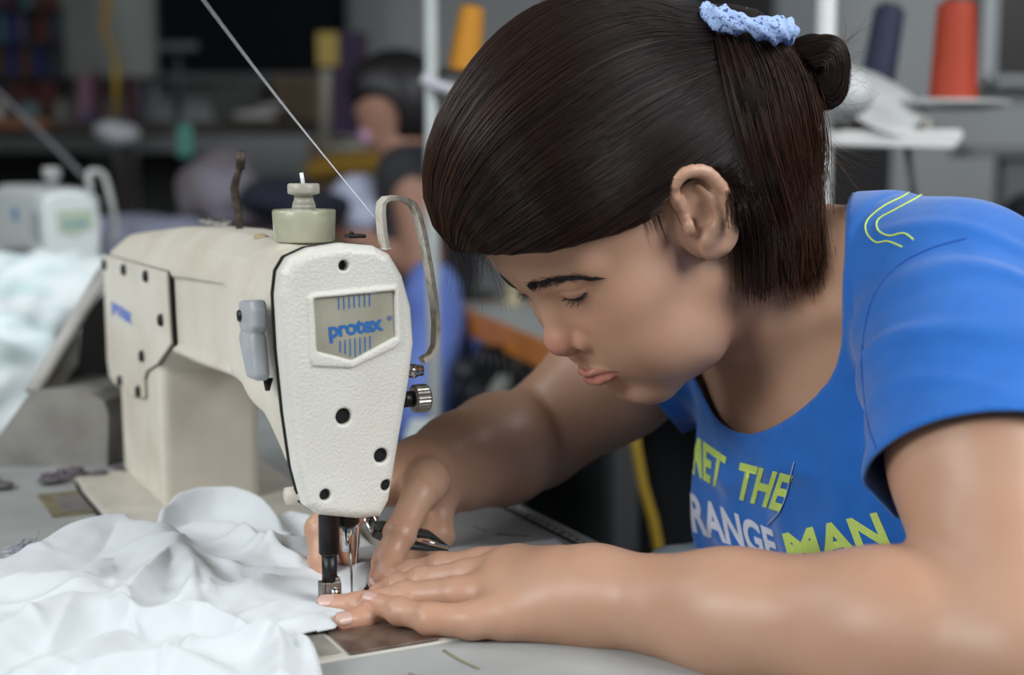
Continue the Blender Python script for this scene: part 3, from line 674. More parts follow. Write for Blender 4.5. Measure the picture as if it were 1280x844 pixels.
# items on the bench
its = [(96, 118, 90, 148, (.16, .09, .12), 'dusty pink thread cone on the back bench'), (118, 130, 88, 150, (.05, .012, .018), 'dark maroon thread cone on the back bench'), (158, 172, 96, 150, (.045, .012, .016), 'wine thread cone right of the yellow strap on the bench'),
       (172, 184, 98, 150, (.05, .045, .06), 'dark violet thread cone on the back bench'), (188, 200, 105, 150, (.11, .12, .13), 'grey thread cone on the back bench below the dark window'), (100, 122, 134, 152, (.03, .035, .10), 'blue bobbin pack on the back bench'), (66, 88, 125, 152, (.10, .10, .085), 'olive grey jar on the back bench'), (22, 52, 128, 152, (.07, .11, .12), 'teal cloth roll on the back bench'), (-10, 8, 128, 152, (.32, .28, .26), 'cream tin on the back bench at the left edge')]
for (u0, u1, v0, v1, c, lab) in its:
    b0 = Uy((u0+u1)/2, v1+3, 4.72); h = (v1-v0+3)/FPX*4.72; r = (u1-u0)/2/FPX*4.72
    mt = mat('bench_item', c, .8)
    m = MB(); m.lathe((0, 0, 0), [(.0, 0), (r, 0), (r, h*.1), (r*.85, h*.85), (r*.5, h*.92), (r*.5, h), (0, h)], 18); o = m.build(lab.split()[-6] if False else ('thread_cone' if 'cone' in lab else 'bobbin_pack' if 'bobbin' in lab else 'storage_jar' if 'jar' in lab else 'cloth_roll' if 'roll' in lab else 'storage_tin'), mt, None)
    o.location = Vector(b0); tag(o, lab, 'thread cone' if 'cone' in lab else 'container')
M_YEL = mat('yellow_strap', (.33, .22, .03), .7, col2=(.25, .12, .01), nscale=25)
m = MB(); P_ = [Uy(136, -40, 4.45), Uy(134, 10, 4.45), Uy(130, 40, 4.45), Uy(142, 62, 4.45), Uy(146, 90, 4.45), Uy(145, 150, 4.45)]
m.tube(P_, [.022, .026, .022, .016, .026, .018], 12, flat=.4); tag(m.build('hanging_strap', M_YEL, None), 'yellow strap hanging down in front of the pale board', 'strap')
m = MB(); m.ell(Uy(150, 168, 4.4), (.062, .05, .036), nu=18); m.ell(Uy(138, 163, 4.4), (.05, .05, .03), nu=18); tag(m.build('hanging_lamp_shade', mat('white_bag', (.50, .51, .55), .6), None), 'small white bulging lamp head hanging at the end of the yellow strap', 'lamp')
m = MB(); m.box(tuple(Uy(232, 176, 3.9)), (.040, .02, .085)); m.cyl(tuple(Uy(232, 158, 3.9)), tuple(Uy(232, 152, 3.9)), .004, n=8); tag(m.build('hanging_tag', mat('teal_tag', (.05, .22, .18), .6), None, bevel=.004), 'small teal tag hanging below the bench edge', 'tag')
m = MB(); m.cyl(tuple(Uy(222, 58, 4.9)), tuple(Uy(222, 150, 4.9)), .012, n=10); m.box(tuple(Uy(222, 58, 4.9)), (.14, .04, .025)); tag(m.build('tool_stand', M_METD, None), 'slim dark metal stand on the bench in front of the black window', 'stand')
# white machine-like things on the right of the bench
bgthing('machine_cover', [bx_px(262, 100, 330, 150, 4.8, .2), bx_px(258, 96, 300, 108, 4.78, .2)], mat('cover_grey_green', (.05, .055, .05), .9), 'grey green covered machine standing on the back bench', 'machine', bevel=.02)
m = MB(); zb_ = Uy(200, 152, 4.6)[2]; m.ell((Uy(318, 138, 4.7)[0], 4.7, zb_+.02), (.075, .05, .02), nu=18); m.ell((Uy(338, 130, 4.7)[0], 4.7, zb_+.045), (.045, .04, .014), nu=18); tag(m.build('paper_bundle', mat('paper', (.38, .37, .35), .8), None), 'crumpled white paper bundle on the back bench', 'paper')
m = MB(); s = bx_px(340, 95, 398, 152, 4.75, .25); m.box(s[1], s[2]); tag(m.build('cardboard_box', mat('cardboard', (.11, .08, .05), .9, noise=.2), None, bevel=.01), 'brown cardboard box on the back bench beside the yellow post', 'box')
m = MB(); s = bx_px(385, 172, 424, 290, 4.3, .3); m.box(s[1], s[2]); tag(m.build('brown_carton', mat('carton', (.12, .075, .045), .9, noise=.2), None, bevel=.01), 'tall brown carton under the back bench', 'box')
# white shelf frame with yellow bits behind second woman
fr = empty('shelf_frame', Uy(420, 190, 4.0), 0, 'pale metal shelf frame left of the woman in the background', 'frame')
M_PALE = mat('pale_frame_paint', (.21, .20, .16), .6)
def bar(e, P_, r, name, mt):
    m = MB(); m.tube([tuple(np.array(p)-np.array(e.location)) for p in P_], r, 10); return m.build(name, mt, e)
bar(fr, [Uy(408, 46, 4.0), Uy(405, 185, 4.0)], .017, 'upright', M_PALE); bar(fr, [Uy(402, 186, 4.0), Uy(470, 184, 4.0)], .015, 'cross_bar', M_PALE)
m = MB(); m.box(tuple(Uy(410, 62, 3.98)-np.array(fr.location)), (.055, .04, .09)); m.build('yellow_clip', mat('yellow_clip', (.30, .21, .03), .6), fr)
m = MB(); m.box(tuple(Uy(437, 105, 4.3)-np.array(fr.location)), (.10, .1, .30)); m.build('purple_cloth', mat('purple_cloth', (.035, .02, .05), .9), fr)
# heaps on the tables in the middle ground
mid = empty('work_table', np.array([-.55, 3.3, 0]), 0, 'grey work table in the middle of the room loaded with fabric', 'table')
m = MB(); m.box((-.62, .15, .735), (1.9, .75, .03)); m.build('table_top', mat('mid_table', (.06, .055, .055), .8), mid)
for (x, y) in [(-1.5, -.15), (.25, -.15), (-1.5, .45), (.25, .45)]:
    m = MB(); m.box((x, y, .36), (.04, .04, .72)); m.build('leg', M_METD, mid)
def blob(name, specs, mt, label, cat, seed=0, y=3.2, w=.012, fr_=30):
    cs = [(Uy(u, v, yy), r) for (u, v, yy, r) in specs]
    def f(P):
        d = None
        for c, r in cs:
            e = dE(P, c, r); d = e if d is None else smin(d, e, .03)
        return d+w*.5*np.sin(P[:, 0]*fr_+seed+2*np.sin(P[:, 2]*fr_*.8))*np.cos(P[:, 2]*fr_*1.3+P[:, 1]*fr_*.6)
    C_ = np.array([c for c, r in cs]); Rm = np.array([r for c, r in cs])
    V, F = sdf_mesh(f, (C_-Rm).min(0)-.04, (C_+Rm).max(0)+.04, .016)
    o = npmesh(name, V, F, mt); md = o.modifiers.new('s', 'SMOOTH'); md.iterations = 2; tag(o, label, cat); return o
blob('fabric_heap', [(272, 232, 3.3, (.07, .12, .07)), (290, 205, 3.35, (.045, .08, .04)), (250, 245, 3.3, (.05, .1, .07)), (325, 270, 3.2, (.12, .12, .035)), (300, 240, 3.25, (.04, .08, .06))], mat('mauve_grey_cloth', (.22, .21, .26), .9, col2=(.12, .09, .085), nscale=9), 'grey mauve heap of fabric on the middle table', 'fabric', 1)
blob('navy_heap', [(350, 250, 3.1, (.09, .12, .045)), (395, 258, 3.1, (.09, .12, .035)), (330, 240, 3.12, (.04, .08, .03))], mat('navy_cloth', (.013, .015, .03), .95), 'navy heap of fabric on the middle table behind the oil cup', 'fabric', 2)
blob('yellow_heap', [(430, 212, 3.5, (.10, .1, .035)), (465, 205, 3.5, (.08, .1, .04))], mat('mustard_cloth', (.30, .17, .02), .9), 'mustard yellow cloth folded in front of the background woman', 'fabric', 3)
blob('lilac_cloth', [(450, 248, 3.15, (.07, .08, .055)), (462, 270, 3.1, (.06, .08, .05))], mat('lilac_white_cloth', (.45, .48, .62), .9), 'pale lilac cloth the background woman is sewing', 'cloth', 4)
blob('white_cloth_pile', [(195, 300, 2.9, (.13, .12, .05)), (160, 290, 3.0, (.10, .12, .04)), (150, 320, 2.7, (.05, .08, .06))], mat('lilac_grey_cloth', (.26, .27, .36), .9), 'lavender grey cloth lying behind the far end of the foreground machine', 'cloth', 5)
blob('green_cloth', [(372, 262, 3.05, (.04, .05, .02))], mat('green_cloth', (.02, .10, .07), .9), 'small green cloth on the middle table', 'cloth', 6)
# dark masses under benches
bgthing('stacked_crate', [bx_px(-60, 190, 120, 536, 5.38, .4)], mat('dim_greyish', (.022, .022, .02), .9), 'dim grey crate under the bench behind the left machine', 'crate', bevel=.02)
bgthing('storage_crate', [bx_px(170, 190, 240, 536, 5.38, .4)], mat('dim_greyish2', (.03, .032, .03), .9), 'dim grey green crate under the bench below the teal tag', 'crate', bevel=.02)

# ------------------------------------------------------------------ second machine at the left
M_MG = mat('machine_grey_green', (.60, .63, .62), .45, noise=.08)
M2 = empty('sewing_machine', W(0, 0, 0)*0+np.array([-.678, 2.236, TZ]), math.atan2(AX[1], AX[0])+.08, 'pale grey sewing machine with a greenish badge standing at the left behind the fabric heap', 'sewing machine')
sc = 1.0
def cast2(P):
    a = P[:, 0]; b = P[:, 1]; z = P[:, 2]
    d = dPoly(a, z, [(-.03, .236), (.05, .245), (.3, .245), (.42, .225), (.46, .20), (.46, -.02), (.29, -.02), (.28, .125), (.09, .14), (.04, .13), (-.03, .08)])
    e = np.abs(b-.018)-.046
    return smax(d, e, .02)
V, F = sdf_mesh(cast2, (-.06, -.07, -.04), (.5, .1, .27), .006); npmesh('arm_and_pillar', V, F, M_MG, M2)
def fp2(P):
    b = P[:, 1]; z = P[:, 2]; d2 = dPoly(b, z, FO)+.007; q = np.stack([d2, np.abs(P[:, 0]+.0385)-.0035], 1)
    return np.linalg.norm(np.maximum(q, 0), axis=1)+np.minimum(q.max(1), 0)-.007
V, F = sdf_mesh(fp2, (-.06, -.04, .05), (-.02, .09, .26), .004); f2 = npmesh('face_plate', V, F, mat('faceplate_grey', (.66, .71, .71), .4), M2)
m = MB(); m.prism(INN, (0, 0, 0), (0, 1, 0), (0, 0, 1), (1, 0, 0), -.0505, -.048); b2 = m.build('badge', mat('green_badge', (.42, .50, .38), .5), f2)
V_, F_ = text_mesh('protex', .0125, offset=.0005, res=3); badge_text(V_, F_, .0195, .1916, .05, 'brand_lettering', mat('teal_ink', (.05, .25, .38), .5), b2, at=-.0509, sx=1.05)
m = MB(); m.cyl((-.044, .026, .136), (-.0465, .026, .136), .0065, n=14); m.cyl((-.044, .026, .230), (-.0465, .026, .230), .004, n=12); m.build('screw', M_BLACK, f2)
m = MB(); m.lathe((.04, .03, .244), [(.0, 0), (.010, 0), (.009, .014), (.014, .016), (.014, .032), (0, .033)], 20); m.build('oil_cup_knob', mat('knob_grey', (.36, .36, .36), .5), M2)
m = MB(); m.tube([(-.004, b-.0, z) for b, z in GP], .0055, 8, flat=.7); m.build('take_up_guard', mat('guard_grey', (.42, .44, .42), .5), M2)
m = MB(); m.box((.0, .069, .19), (.02, .012, .04)); m.build('presser_lifter', M_GREYPL, M2, bevel=.003)
m = MB(); m.box((.15, .066, .20), (.03, .003, .02)); m.build('blue_mark', mat('blue_sticker', (.12, .28, .5), .5), M2)
t2 = empty('sewing_table', (M2.location.x-.1, M2.location.y+.25, 0), math.atan2(AX[1], AX[0]), 'pale sewing table under the grey machine at the left', 'table')
m = MB(); m.box((-.05, -.05, .7285), (.95, .42, .04)); m.build('table_top', M_TABLE, t2)
for (x, y) in [(-.45, -.2), (.35, -.2), (-.45, .1), (.35, .1)]:
    m = MB(); m.box((x, y, .355), (.04, .04, .70)); m.build('leg', M_LEG, t2)
m = MB(); P_ = [Uy(-60, 60, 2.7), Uy(0, 118, 2.6), Uy(60, 175, 2.5), Uy(106, 222, 2.40)]
m.tube(P_, .0045, 6); tag(m.build('sewing_thread', mat('dim_thread', (.12, .12, .13), .8), None), 'grey thread slanting down to the pale machine at the left', 'thread')

# ------------------------------------------------------------------ orange-edged table behind
E1 = Uz(557, 378, TZ); E2 = Uz(705, 440, TZ); dv = (E2-E1); Lw = np.linalg.norm(dv); dv = dv/Lw; nv = np.array([-dv[1], dv[0], 0]); nv = nv if nv[0] > 0 else -nv
SM = Lw+.10
o3 = empty('sewing_table', (E1[0], E1[1], 0), 0, 'grey topped sewing table with a bright orange wooden edge behind the nose', 'table')
def Q3(s, t, z): return tuple((E1+dv*s+nv*t)*np.array([1, 1, 0])+np.array([0, 0, z])-np.array(o3.location))
def q3box(m, s0, s1, t0, t1, z0, z1):
    P_ = [Q3(s, t, z) for s in (s0, s1) for t in (t0, t1) for z in (z0, z1)]
    m.add(P_, [(0, 1, 3, 2), (4, 6, 7, 5), (0, 4, 5, 1), (2, 3, 7, 6), (0, 2, 6, 4), (1, 5, 7, 3)], False)
m = MB(); q3box(m, .008, SM, .012, .50, TZ-.040, TZ); m.build('table_top', mat('mid_grey_top', (.42, .44, .43), .45, noise=.1), o3)
m = MB(); q3box(m, 0, SM, 0, .012, TZ-.043, TZ+.001); q3box(m, 0, .008, 0, .50, TZ-.043, TZ+.001); m.build('orange_edge', mat('orange_wood', (.60, .20, .03), .5, noise=.25, nscale=20), o3)
for (s, t) in [(.1, .06), (SM-.08, .06), (.1, .44), (SM-.08, .44)]:
    m = MB(); q3box(m, s, s+.04, t, t+.04, .0, TZ-.04); m.build('leg', M_METD, o3)
m = MB(); q3box(m, .05, SM-.05, .4, .42, .05, TZ-.05); m.build('dark_skirt', mat('dark_skirt', (.02, .022, .024), .9), o3)
# machine motor + pedal linkage under it
mo = empty('table_motor', Uy(640, 470, 2.45), 0, 'grey clutch motor and dark wiring hanging under the orange-edged table', 'motor')
m = MB(); m.tube(rel(mo, [Uy(655, 425, 2.5), Uy(630, 480, 2.45), Uy(610, 540, 2.4)]), .022, 12); m.build('bracket', mat('grey_bracket', (.26, .27, .24), .6), mo)
m = MB(); m.ell(Uy(610, 490, 2.6)-np.array(mo.location), (.07, .08, .05)); m.ell(Uy(590, 462, 2.6)-np.array(mo.location), (.045, .05, .025)); m.build('motor_body', M_METD, mo)
m = MB()
for k in range(5):
    m.tube(rel(mo, [Uy(600+k*8, 432, 2.45), Uy(600+k*10, 450+k*5, 2.44), Uy(575+k*14, 500+k*6, 2.45)]), .006, 8)
m.build('wiring', M_BLACK, mo)
c = Uz(642, 382, TZ); m = MB(); m.lathe(tuple(c), [(.0, .001), (.020, .001), (.020, .006), (.014, .010), (.013, .036), (.019, .040), (.019, .045), (.0, .045)], 20); tag(m.build('thread_spool', mat('cream_spool', (.46, .40, .24), .6), None), 'small cream thread spool standing on the orange-edged table', 'spool')
c = Uz(600, 377, TZ); m = MB(); m.box(tuple(c+np.array([0, .05, .008])), (.06, .05, .014)); tag(m.build('metal_block', M_METD, None, bevel=.003), 'low dark metal block on the orange-edged table behind the thread spool', 'block')

# ------------------------------------------------------------------ thread stand (left pole) with yellow cone
M_POLE = mat('white_pole', (.42, .45, .44), .4, noise=.1, nscale=20)
yp = 2.05
b = Uy(541, 345, yp); st = empty('thread_stand', (b[0], yp, 0), 0, 'white thread stand with a vertical pole and yellow cone holder left of the head', 'thread stand')
m = MB(); m.cyl(tuple(np.array([0, 0, .0])), (0, 0, 1.75), .0098, n=16); m.build('pole', M_POLE, st)
m = MB(); m.lathe((0, 0, 0), [(0, 0), (.09, 0), (.09, .015), (.02, .025), (.0, .025)], 24); m.build('base', M_METD, st)
m = MB(); m.tube(rel(st, [Uy(528, 96, yp-.02), Uy(545, 107, yp-.02), Uy(575, 116, yp), Uy(620, 120, yp+.02)]), .009, 10); m.build('arm', mat('arm_white', (.5, .5, .55), .5), st)
m = MB(); m.tube(rel(st, [Uy(530, 88, yp), Uy(610, 92, yp+.05), Uy(680, 92, yp+.1)]), .006, 10); m.build('rod', M_METD, st)
m = MB(); p_ = Uy(582, 93, yp+.03)-np.array(st.location); m.lathe(tuple(p_), [(0, 0), (.05, .0), (.05, .003), (0, .004)], 24); m.build('cone_plate', M_METD, st)
cone('thread_cone', Uy(580, 91, yp+.03), .098, .0245, .0175, mat('yellow_thread', (.55, .23, .012), .7, noise=.1), 'yellow orange thread cone beside the white pole left of the hair', 'thread cone', None, lean=(.13, 0), ribs=1, full=True)

# ------------------------------------------------------------------ right stand with red and navy cones
yr = 1.95
rs = empty('thread_stand', (Uy(1028, 190, yr)[0], yr, 0), 0, 'white thread stand with trays for the red and navy cones at the right', 'thread stand')
m = MB(); m.cyl((0, 0, 0), (0, 0, 1.6), .0135, n=16); m.build('pole', mat('pole_white', (.60, .62, .60), .4), rs)
m = MB(); m.lathe((0, 0, 0), [(0, 0), (.1, 0), (.1, .015), (.02, .025), (0, .025)], 24); m.build('base', M_METD, rs)
M_TRAY = mat('tray_white', (.56, .57, .56), .45, noise=.08)
cc = Uy(1185, 131, 2.06)-np.array(rs.location); m = MB(); m.lathe(tuple(cc), [(.0, -.005), (.04, -.007), (.078, -.002), (.087, .004), (.084, .0055), (.03, .001), (0, .001)], 40, (.02, 0, 1)); m.build('tray', M_TRAY, rs)
cc = Uy(1092, 128, 2.0)-np.array(rs.location); m = MB(); m.lathe(tuple(cc), [(.0, -.005), (.04, -.007), (.080, -.002), (.089, .004), (.086, .0055), (.03, .001), (0, .001)], 40, (.42, -.62, 1)); m.build('tray', M_TRAY, rs)
m = MB(); P_ = [Uy(1012, 168, 1.93), Uy(1196, 172, 1.93)]
a0 = Uy(1012, 160, 1.93)-np.array(rs.location); a1 = Uy(1190, 166, 1.93)-np.array(rs.location)
m.prism([(0, 0), (.195, -.006), (.208, .012), (.203, .020), (0, .018)], a0+np.array([0, 0, -.022]), (1, 0, 0), (0, 0, 1), (0, 1, 0), 0, .035); m.build('bracket', mat('bracket_white', (.66, .66, .64), .4), rs, bevel=.002)
m = MB(); m.tube([a0+np.array([0, .04, .004]), a0+np.array([.17, .05, .0])], .006, 8); m.lathe(tuple(a0+np.array([.165, .03, .0])), [(0, .0), (.010, 0), (.010, .008), (0, .012)], 14); m.lathe(tuple(a0+np.array([.06, .03, .0])), [(0, .0), (.012, 0), (.012, .010), (0, .014)], 14); m.build('nut', M_STEEL, rs)
m = MB(); m.tube(rel(rs, [Uy(1134, 183, 1.96), Uy(1142, 240, 1.96), Uy(1146, 330, 1.96)]), .0045, 10); m.build('dark_rod', M_METD, rs)
bgthing('added_bag_support', [bx_px(1240, 296, 1340, 830, 2.75, .25)], M_METD, 'added dark support box behind the shoulder at the right edge under the bag', 'box', bevel=.01)  # block added to hold up the dark bag, tucked behind the shoulder
m = MB(); m.ell(Uy(1060, 118, 1.9)-np.array(rs.location), (.035, .03, .03)); m.build('white_knob', M_TRAY, rs)
cone('thread_cone', Uy(1191, 130, 2.06), .148, .0335, .0265, mat('red_thread', (.40, .040, .011), .65, noise=.15, nscale=60, stretch=(.1, .1, 4)), 'orange red thread cone standing on the white tray at the upper right', 'thread cone', None, ribs=1, full=True)
cone('thread_cone', Uy(1095, 112, 2.12), .125, .025, .022, mat('navy_thread', (.018, .025, .06), .7, noise=.2), 'navy blue thread cone leaning behind the white trays', 'thread cone', None, lean=(.14, 0), ribs=1, full=True)

# right background: framed dark picture, small high stool, dark bag
pf = empty('dark_picture', Uy(1262, 40, 5.9), 0, 'black panel in a pale frame on the right of the back wall', 'picture')
m = MB(); s = rb(pf, bx_px(1243, -60, 1340, 96, 5.93, .02)); m.box(s[1], s[2]); m.build('panel', mat('black_panel', (.012, .01, .009), .6), pf)
m = MB()
for q_ in [(1233, -60, 1243, 105), (1233, 96, 1345, 105)]:
    s = rb(pf, bx_px(*q_, 5.9, .05)); m.box(s[1], s[2])
m.build('frame', mat('pale_frame', (.33, .35, .36), .7), pf)
hs = empty('high_stand', Uy(1262, 190, 4.2)*np.array([1, 1, 0]), 0, 'blurred grey high stand with a flat top at the right edge', 'stand')
m = MB(); s = rb(hs, bx_px(1214, 184, 1330, 196, 4.2, .2)); m.box(s[1], s[2]); m.build('top', mat('grey_stand', (.17, .18, .18), .7), hs)
m = MB(); s = rb(hs, bx_px(1256, 196, 1277, 640, 4.25, .08)); m.box(s[1], s[2]); m.build('post', mat('grey_post', (.21, .215, .215), .7), hs)
m = MB(); m.ell(Uy(1285, 272, 2.8), (.045, .08, .05)); m.tube([Uy(1256, 285, 2.8), Uy(1270, 262, 2.8), Uy(1300, 250, 2.8)], .014, 10); tag(m.build('dark_bag', mat('dark_bag', (.012, .012, .016), .8), None), 'dark bag seen behind the shoulder at the right edge', 'bag')
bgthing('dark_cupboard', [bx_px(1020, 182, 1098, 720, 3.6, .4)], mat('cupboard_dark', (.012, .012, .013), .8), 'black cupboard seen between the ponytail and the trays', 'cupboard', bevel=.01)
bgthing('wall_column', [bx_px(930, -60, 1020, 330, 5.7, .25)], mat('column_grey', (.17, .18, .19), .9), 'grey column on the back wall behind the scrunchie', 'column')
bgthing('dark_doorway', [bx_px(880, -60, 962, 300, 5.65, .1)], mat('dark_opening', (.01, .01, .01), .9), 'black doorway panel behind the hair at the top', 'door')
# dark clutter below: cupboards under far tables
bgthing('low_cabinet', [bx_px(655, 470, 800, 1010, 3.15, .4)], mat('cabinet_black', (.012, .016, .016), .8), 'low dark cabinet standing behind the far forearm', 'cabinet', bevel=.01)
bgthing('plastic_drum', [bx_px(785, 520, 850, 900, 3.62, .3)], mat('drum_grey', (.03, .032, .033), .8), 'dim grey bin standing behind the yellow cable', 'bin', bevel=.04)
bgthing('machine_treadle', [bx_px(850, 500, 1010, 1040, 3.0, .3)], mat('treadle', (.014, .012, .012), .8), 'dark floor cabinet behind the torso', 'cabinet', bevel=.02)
m = MB(); m.tube([Uy(786, 500, 1.8), Uy(795, 560, 1.8), Uy(803, 605, 1.8), Uy(816, 650, 1.8), Uy(826, 700, 1.8), Uy(832, 800, 1.8), Uy(838, 1000, 1.8), A_0(Uy(842, 1200, 1.8))], .0068, 10); tag(m.build('yellow_cable', mat('yellow_cable', (.28, .18, .01), .6), None), 'yellow cable hanging in the dark between arm and chest', 'cable')

# ------------------------------------------------------------------ second woman in the background
yb = 3.15
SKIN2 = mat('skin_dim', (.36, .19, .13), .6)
def U2(u, v, dy=0.0): return Uy(u, v, yb+dy)
def wom(P):
    s = 1/FPX*yb
    d = dE(P, U2(492, 122), (.088, .072, .082))
    d = smin(d, dE(P, U2(482, 145), (.060, .052, .062)), .02)     # face
    d = smin(d, dC(P, U2(461, 152), U2(459, 157), .010), .012)   # nose
    d = smin(d, dE(P, U2(470, 172), (.030, .035, .025)), .02)     # chin
    d = smin(d, dE(P, U2(508, 138, -.068), (.012, .008, .02)), .004)
    d = smin(d, dC(P, U2(503, 155), U2(512, 205), .048, .055), .03)
    d = smin(d, dC(P, U2(515, 222, -.12), U2(530, 222, .18), .06, .06), .04)
    d = smin(d, dE(P, U2(525, 320), (.12, .16, .24)), .05)
    d = smin(d, dCh(P, [U2(515, 225, -.14), U2(530, 330, -.17), U2(450, 300, -.08), U2(425, 290, -.02)], [.05, .042, .032, .026]), .015)
    d = smin(d, dCh(P, [U2(525, 225, .18), U2(505, 330, .2), U2(440, 300, .12)], [.05, .042, .03]), .015)
    d = smin(d, dCh(P, [U2(545, 440, -.08), U2(470, 445, -.1), U2(480, 640, -.1)], [.085, .07, .05]), .03)
    d = smin(d, dCh(P, [U2(545, 440, .1), U2(465, 445, .1), U2(470, 640, .1)], [.085, .07, .05]), .03)
    for k in range(4):
        d = smin(d, dC(P, U2(424, 289, -.03+k*.018), U2(410, 297+k, -.03+k*.018), .010, .007), .006)
    d = smin(d, dC(P, U2(430, 286, .02), U2(418, 290, .04), .010, .008), .006)
    return d
V, F = sdf_mesh(wom, (-.75, 2.7, .1), (.12, 3.6, 1.45), .011)
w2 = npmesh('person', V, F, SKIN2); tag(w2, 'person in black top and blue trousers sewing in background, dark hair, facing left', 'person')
def shellmesh(name, fn, lo, hi, h, mt, par, off=.0):
    V, F = sdf_mesh(fn, lo, hi, h); return npmesh(name, V, F, mt, par)
shellmesh('hair', lambda P: smax(smin(dE(P, U2(495, 112), (.100, .088, .088)), smin(dE(P, U2(512, 130), (.072, .085, .10)), dE(P, U2(462, 108), (.04, .06, .045)), .03), .03), -dE(P, U2(473, 148), (.052, .2, .050)), .01), (-.6, 2.8, 1.0), (.2, 3.5, 1.5), .009, mat('dark_hair2', (.008, .007, .008), .5), w2)
shellmesh('top', lambda P: smax(smin(dC(P, U2(515, 222, -.12), U2(530, 222, .18), .07), smin(dE(P, U2(525, 320), (.13, .17, .25)), dC(P, U2(512, 205), U2(520, 230), .062), .03), .04), P[:, 2]-(U2(500, 178)[2]), .01), (-.6, 2.7, .4), (.2, 3.6, 1.2), .011, mat('black_top', (.014, .014, .018), .9, col2=(.05, .05, .06), nscale=9), w2)
shellmesh('trousers', lambda P: smin(smin(dCh(P, [U2(545, 440, -.08), U2(468, 445, -.1), U2(478, 640, -.1)], [.098, .083, .062]), dCh(P, [U2(545, 440, .1), U2(465, 445, .1), U2(470, 640, .1)], [.098, .083, .062]), .03), dE(P, U2(530, 425), (.13, .17, .10)), .04), (-.75, 2.7, .1), (.12, 3.6, 1.0), .012, mat('blue_denim', (.13, .20, .55), .9), w2)
m = MB(); m.ell(U2(463, 168, -.0), (.026, .036, .030)); m.build('face_mask', mat('pink_mask', (.50, .28, .42), .8), w2)
# light blue garment hanging off the chair and stool
blob('blue_garment', [(540, 370, 2.75, (.055, .10, .07)), (545, 430, 2.7, (.065, .12, .12)), (535, 500, 2.65, (.07, .12, .12)), (575, 500, 2.7, (.035, .06, .07)), (520, 540, 2.6, (.06, .10, .08))], mat('cornflower_cloth', (.16, .25, .62), .9, col2=(.09, .15, .5), nscale=7), 'cornflower blue garment hanging between the machine and the far forearm', 'garment', 8, w=.01)
ch = empty('stool', (U2(560, 600)[0], yb, 0), 0, 'low wooden stool under the woman in the background', 'stool')
m = MB(); m.box((0, 0, .435), (.34, .34, .03)); m.build('seat', M_WOODD, ch, bevel=.006)
for x in (-.14, .14):
    for y in (-.14, .14):
        m = MB(); m.box((x, y, .21), (.035, .035, .42)); m.build('leg', M_WOODD, ch)
m = MB(); s = bx_px(505, 545, 540, 552, 1.75, .12); m.box(s[1], s[2]); tag(m.build('white_ledge', mat('ledge', (.55, .6, .6), .6), None, bevel=.002), 'pale ledge showing between the faceplate and the far wrist', 'ledge')
# ------------------------------------------------------------------ the woman at the machine
def rotm(y, p, r):
    F_ = np.array([-np.cos(y), -np.sin(y), 0]); L_ = np.array([np.sin(y), -np.cos(y), 0]); Z_ = np.array([0, 0, 1.])
    f1 = np.cos(p)*F_-np.sin(p)*Z_; u1 = np.cos(p)*Z_+np.sin(p)*F_
    return np.array([f1, np.cos(r)*L_-np.sin(r)*u1, np.cos(r)*u1+np.sin(r)*L_])
HR = rotm(*np.radians([31.5, 41.86, -2.36])); HO = np.array([.081, .9842, 1.002])
def h2w(q): return np.asarray(q)@HR+HO
def w2h(P): return (np.asarray(P)-HO)@HR.T
def HL(u, v, l):
    r = ray(u, v); n = HR[1]; t = ((HO-CAMP)@n+l)/(r@n); return w2h(CAMP+r*t)
A_ = np.array
LIPU = [(.0962, 0, -.0524), (.0952, .006, -.0514), (.0894, .0135, -.0536), (.0835, .0230, -.0570)]
LIPL = [(.0942, 0, -.0586), (.0928, .007, -.0588), (.0882, .0145, -.0582), (.0840, .0225, -.0572)]
EYC = A_([.0688, .0305, .0155]); EYR = .0140
def lips(q):
    d1 = dCh(q, LIPU, [.0024, .0024, .0022, .0010], .002); d2 = dCh(q, LIPL, [.0047, .0047, .0040, .0014], .002)
    return d1, d2
EARP = [HL(u, v, l) for u, v, l in [(858, 268, .076), (846, 254, .080), (842, 234, .085), (853, 217, .089), (878, 214, .092), (896, 228, .093), (908, 250, .093), (915, 275, .092), (914, 295, .089), (906, 308, .086)]]
def spl3(p, n=22):
    p = np.array(p, float); t = np.linspace(0, len(p)-1, n); i = np.minimum(t.astype(int), len(p)-2); f = (t-i)[:, None]
    p0 = p[np.maximum(i-1, 0)]; p1 = p[i]; p2 = p[i+1]; p3 = p[np.minimum(i+2, len(p)-1)]
    return .5*((2*p1)+(-p0+p2)*f+(2*p0-5*p1+4*p2-p3)*f**2+(-p0+3*p1-3*p2+p3)*f**3)
EARS = spl3(EARP)
LOBE = HL(890, 304, .083)
ANTI = [HL(u, v, l) for u, v, l in [(872, 232, .087), (888, 246, .089), (898, 268, .089), (896, 288, .087), (884, 300, .085)]]
ANT2 = [HL(u, v, l) for u, v, l in [(862, 250, .083), (878, 248, .087), (890, 256, .088)]]
CONC = HL(876, 272, .086); TRAG = HL(862, 284, .083); EARB = HL(882, 265, .078)
